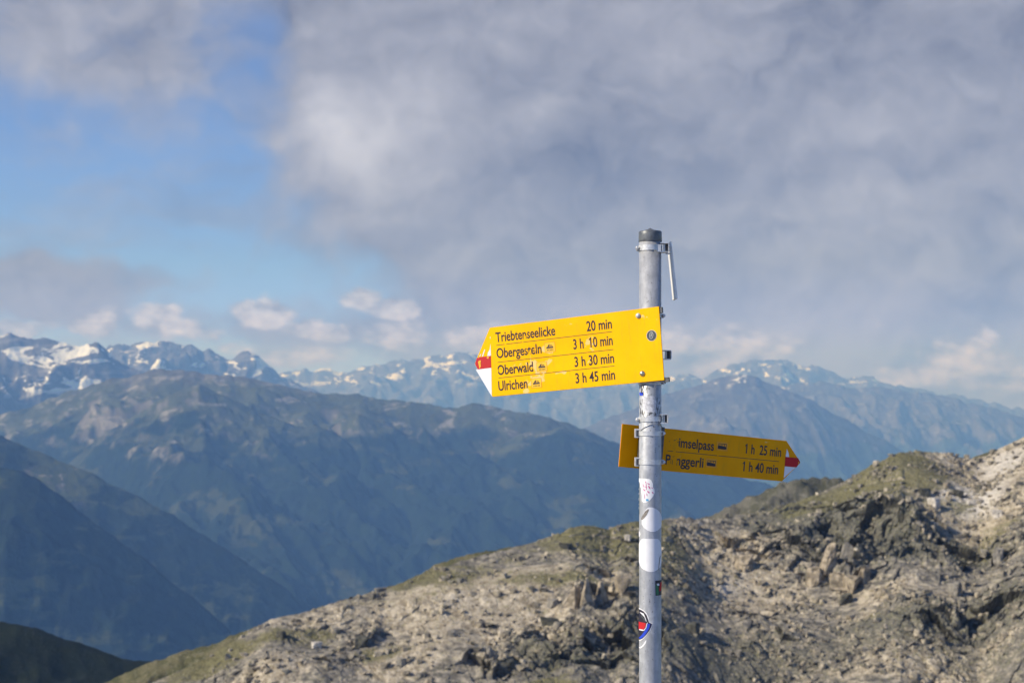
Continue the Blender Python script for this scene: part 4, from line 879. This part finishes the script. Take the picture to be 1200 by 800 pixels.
flat('letter_fragment', [speck(.1553, -.0354, .0013), speck(.160, -.046, .0009), speck(.1710, -.0310, .0016), speck(.1745, -.0300, .0012), speck(.178, -.0270, .0010)], BLACK, s2)
flat('letter_fragment', [[(.1650, -.083), (.1660, -.083), (.1660, -.097), (.1650, -.097)], [(.1700, -.0855), (.1712, -.0855), (.1712, -.0985), (.1700, -.0985)], speck(.1720, -.0765, .0014), speck(.1765, -.0745, .0009), speck(.1680, -.0765, .0007)], BLACK, s2)
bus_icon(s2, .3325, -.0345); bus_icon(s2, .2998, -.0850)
bpy.context.view_layer.update()
for zpy in (507.5, 541):
    c = clamp(zz_(zpy), None, (0, 0, 0), h=0.013, bolt='right', chan=False); adopt(c, s2)
    bm = bmesh.new(); box(bm, (PX - PR - .004, PY + .010, zz_(zpy)), (.014, .030, .024), .0008); k = build('bracket', bm, STEEL); adopt(k, s2)
    bm = bmesh.new(); box(bm, (PX - PR - .004, PY - .0055, zz_(zpy)), (.0085, .002, .017), .0003); k = build('bracket_slot', bm, DSTEEL); adopt(k, s2)
bm = bmesh.new(); box(bm, (.079, -.028, -.052), (.052, .050, .105), .001); build('standoff', bm, DSTEEL, s2)

# end-on plate at the top of the post
org = at(785.2, 283, 3.85)
s3 = empty('edge_on_sign', org); tag(s3, 'white sign plate seen edge on at the top of the post', 'sign')
bm = bmesh.new(); ln = math.atan2(6.8 / M1, 67 / M1)
d_ray = Vector((org.x, org.y, 0)).normalized(); yaw3 = -math.atan2(d_ray.x, d_ray.y) + R(4.0)
h3 = 67.5 / M1
T3 = Matrix.Rotation(yaw3, 4, 'Z') @ Matrix.Rotation(-ln, 4, 'Y')
vs = [(0, 0), (0.105, -0.004), (0.105, -h3 + .004), (0.0, -h3)]
bm2 = []
for x in (-.0008, .0038): bm2.append([bm.verts.new((x if z > -.05 else x * 1.35, y, z)) for y, z in vs])
bm.faces.new(bm2[0]); bm.faces.new(bm2[1][::-1])
for i in range(4): bm.faces.new((bm2[0][i], bm2[1][i], bm2[1][(i + 1) % 4], bm2[0][(i + 1) % 4]))
bmesh.ops.recalc_face_normals(bm, faces=bm.faces); bmesh.ops.bevel(bm, geom=list(bm.edges), offset=.0008, segments=2, affect='EDGES')
bmesh.ops.transform(bm, matrix=T3, verts=bm.verts)
build('panel', bm, CREAM, s3)
c = clamp(zz_(291), s3, org, h=.015, bolt='left', chan=True, cw=.0235)
bm = bmesh.new(); Tm = Matrix.Translation(Vector((PX, PY, zz_(293))) - org)
box(bm, (.049, .006, -.009), (.012, .016, .003), .0003, Tm); box(bm, (.049, .006, .009), (.012, .016, .003), .0003, Tm)
build('bracket', bm, STEEL, s3)
bm = bmesh.new(); box(bm, (.0215, -.0245, 0.002), (.011, .006, .020), .001, Tm); build('clamp_lug', bm, STEEL, s3)

# ------------------------------------------------------------------ air
bm = bmesh.new(); box(bm, (0, 13250, -75), (62000, 34500, 2650))
hz = build('haze', bm); tag(hz, 'pale blue haze filling the valley air', None, None, 'stuff')
hm = bpy.data.materials.new('haze_air'); hm.use_nodes = True; ht = hm.node_tree; ht.nodes.clear()
pv = ht.nodes.new('ShaderNodeVolumePrincipled'); pv.inputs['Color'].default_value = (0.20, 0.43, 1.0, 1); pv.inputs['Absorption Color'].default_value = (1, 1, 1, 1); pv.inputs['Density'].default_value = 9.0e-5; pv.inputs['Anisotropy'].default_value = 0.0
ho = ht.nodes.new('ShaderNodeOutputMaterial'); ht.links.new(pv.outputs[0], ho.inputs['Volume'])
hz.data.materials.append(hm)
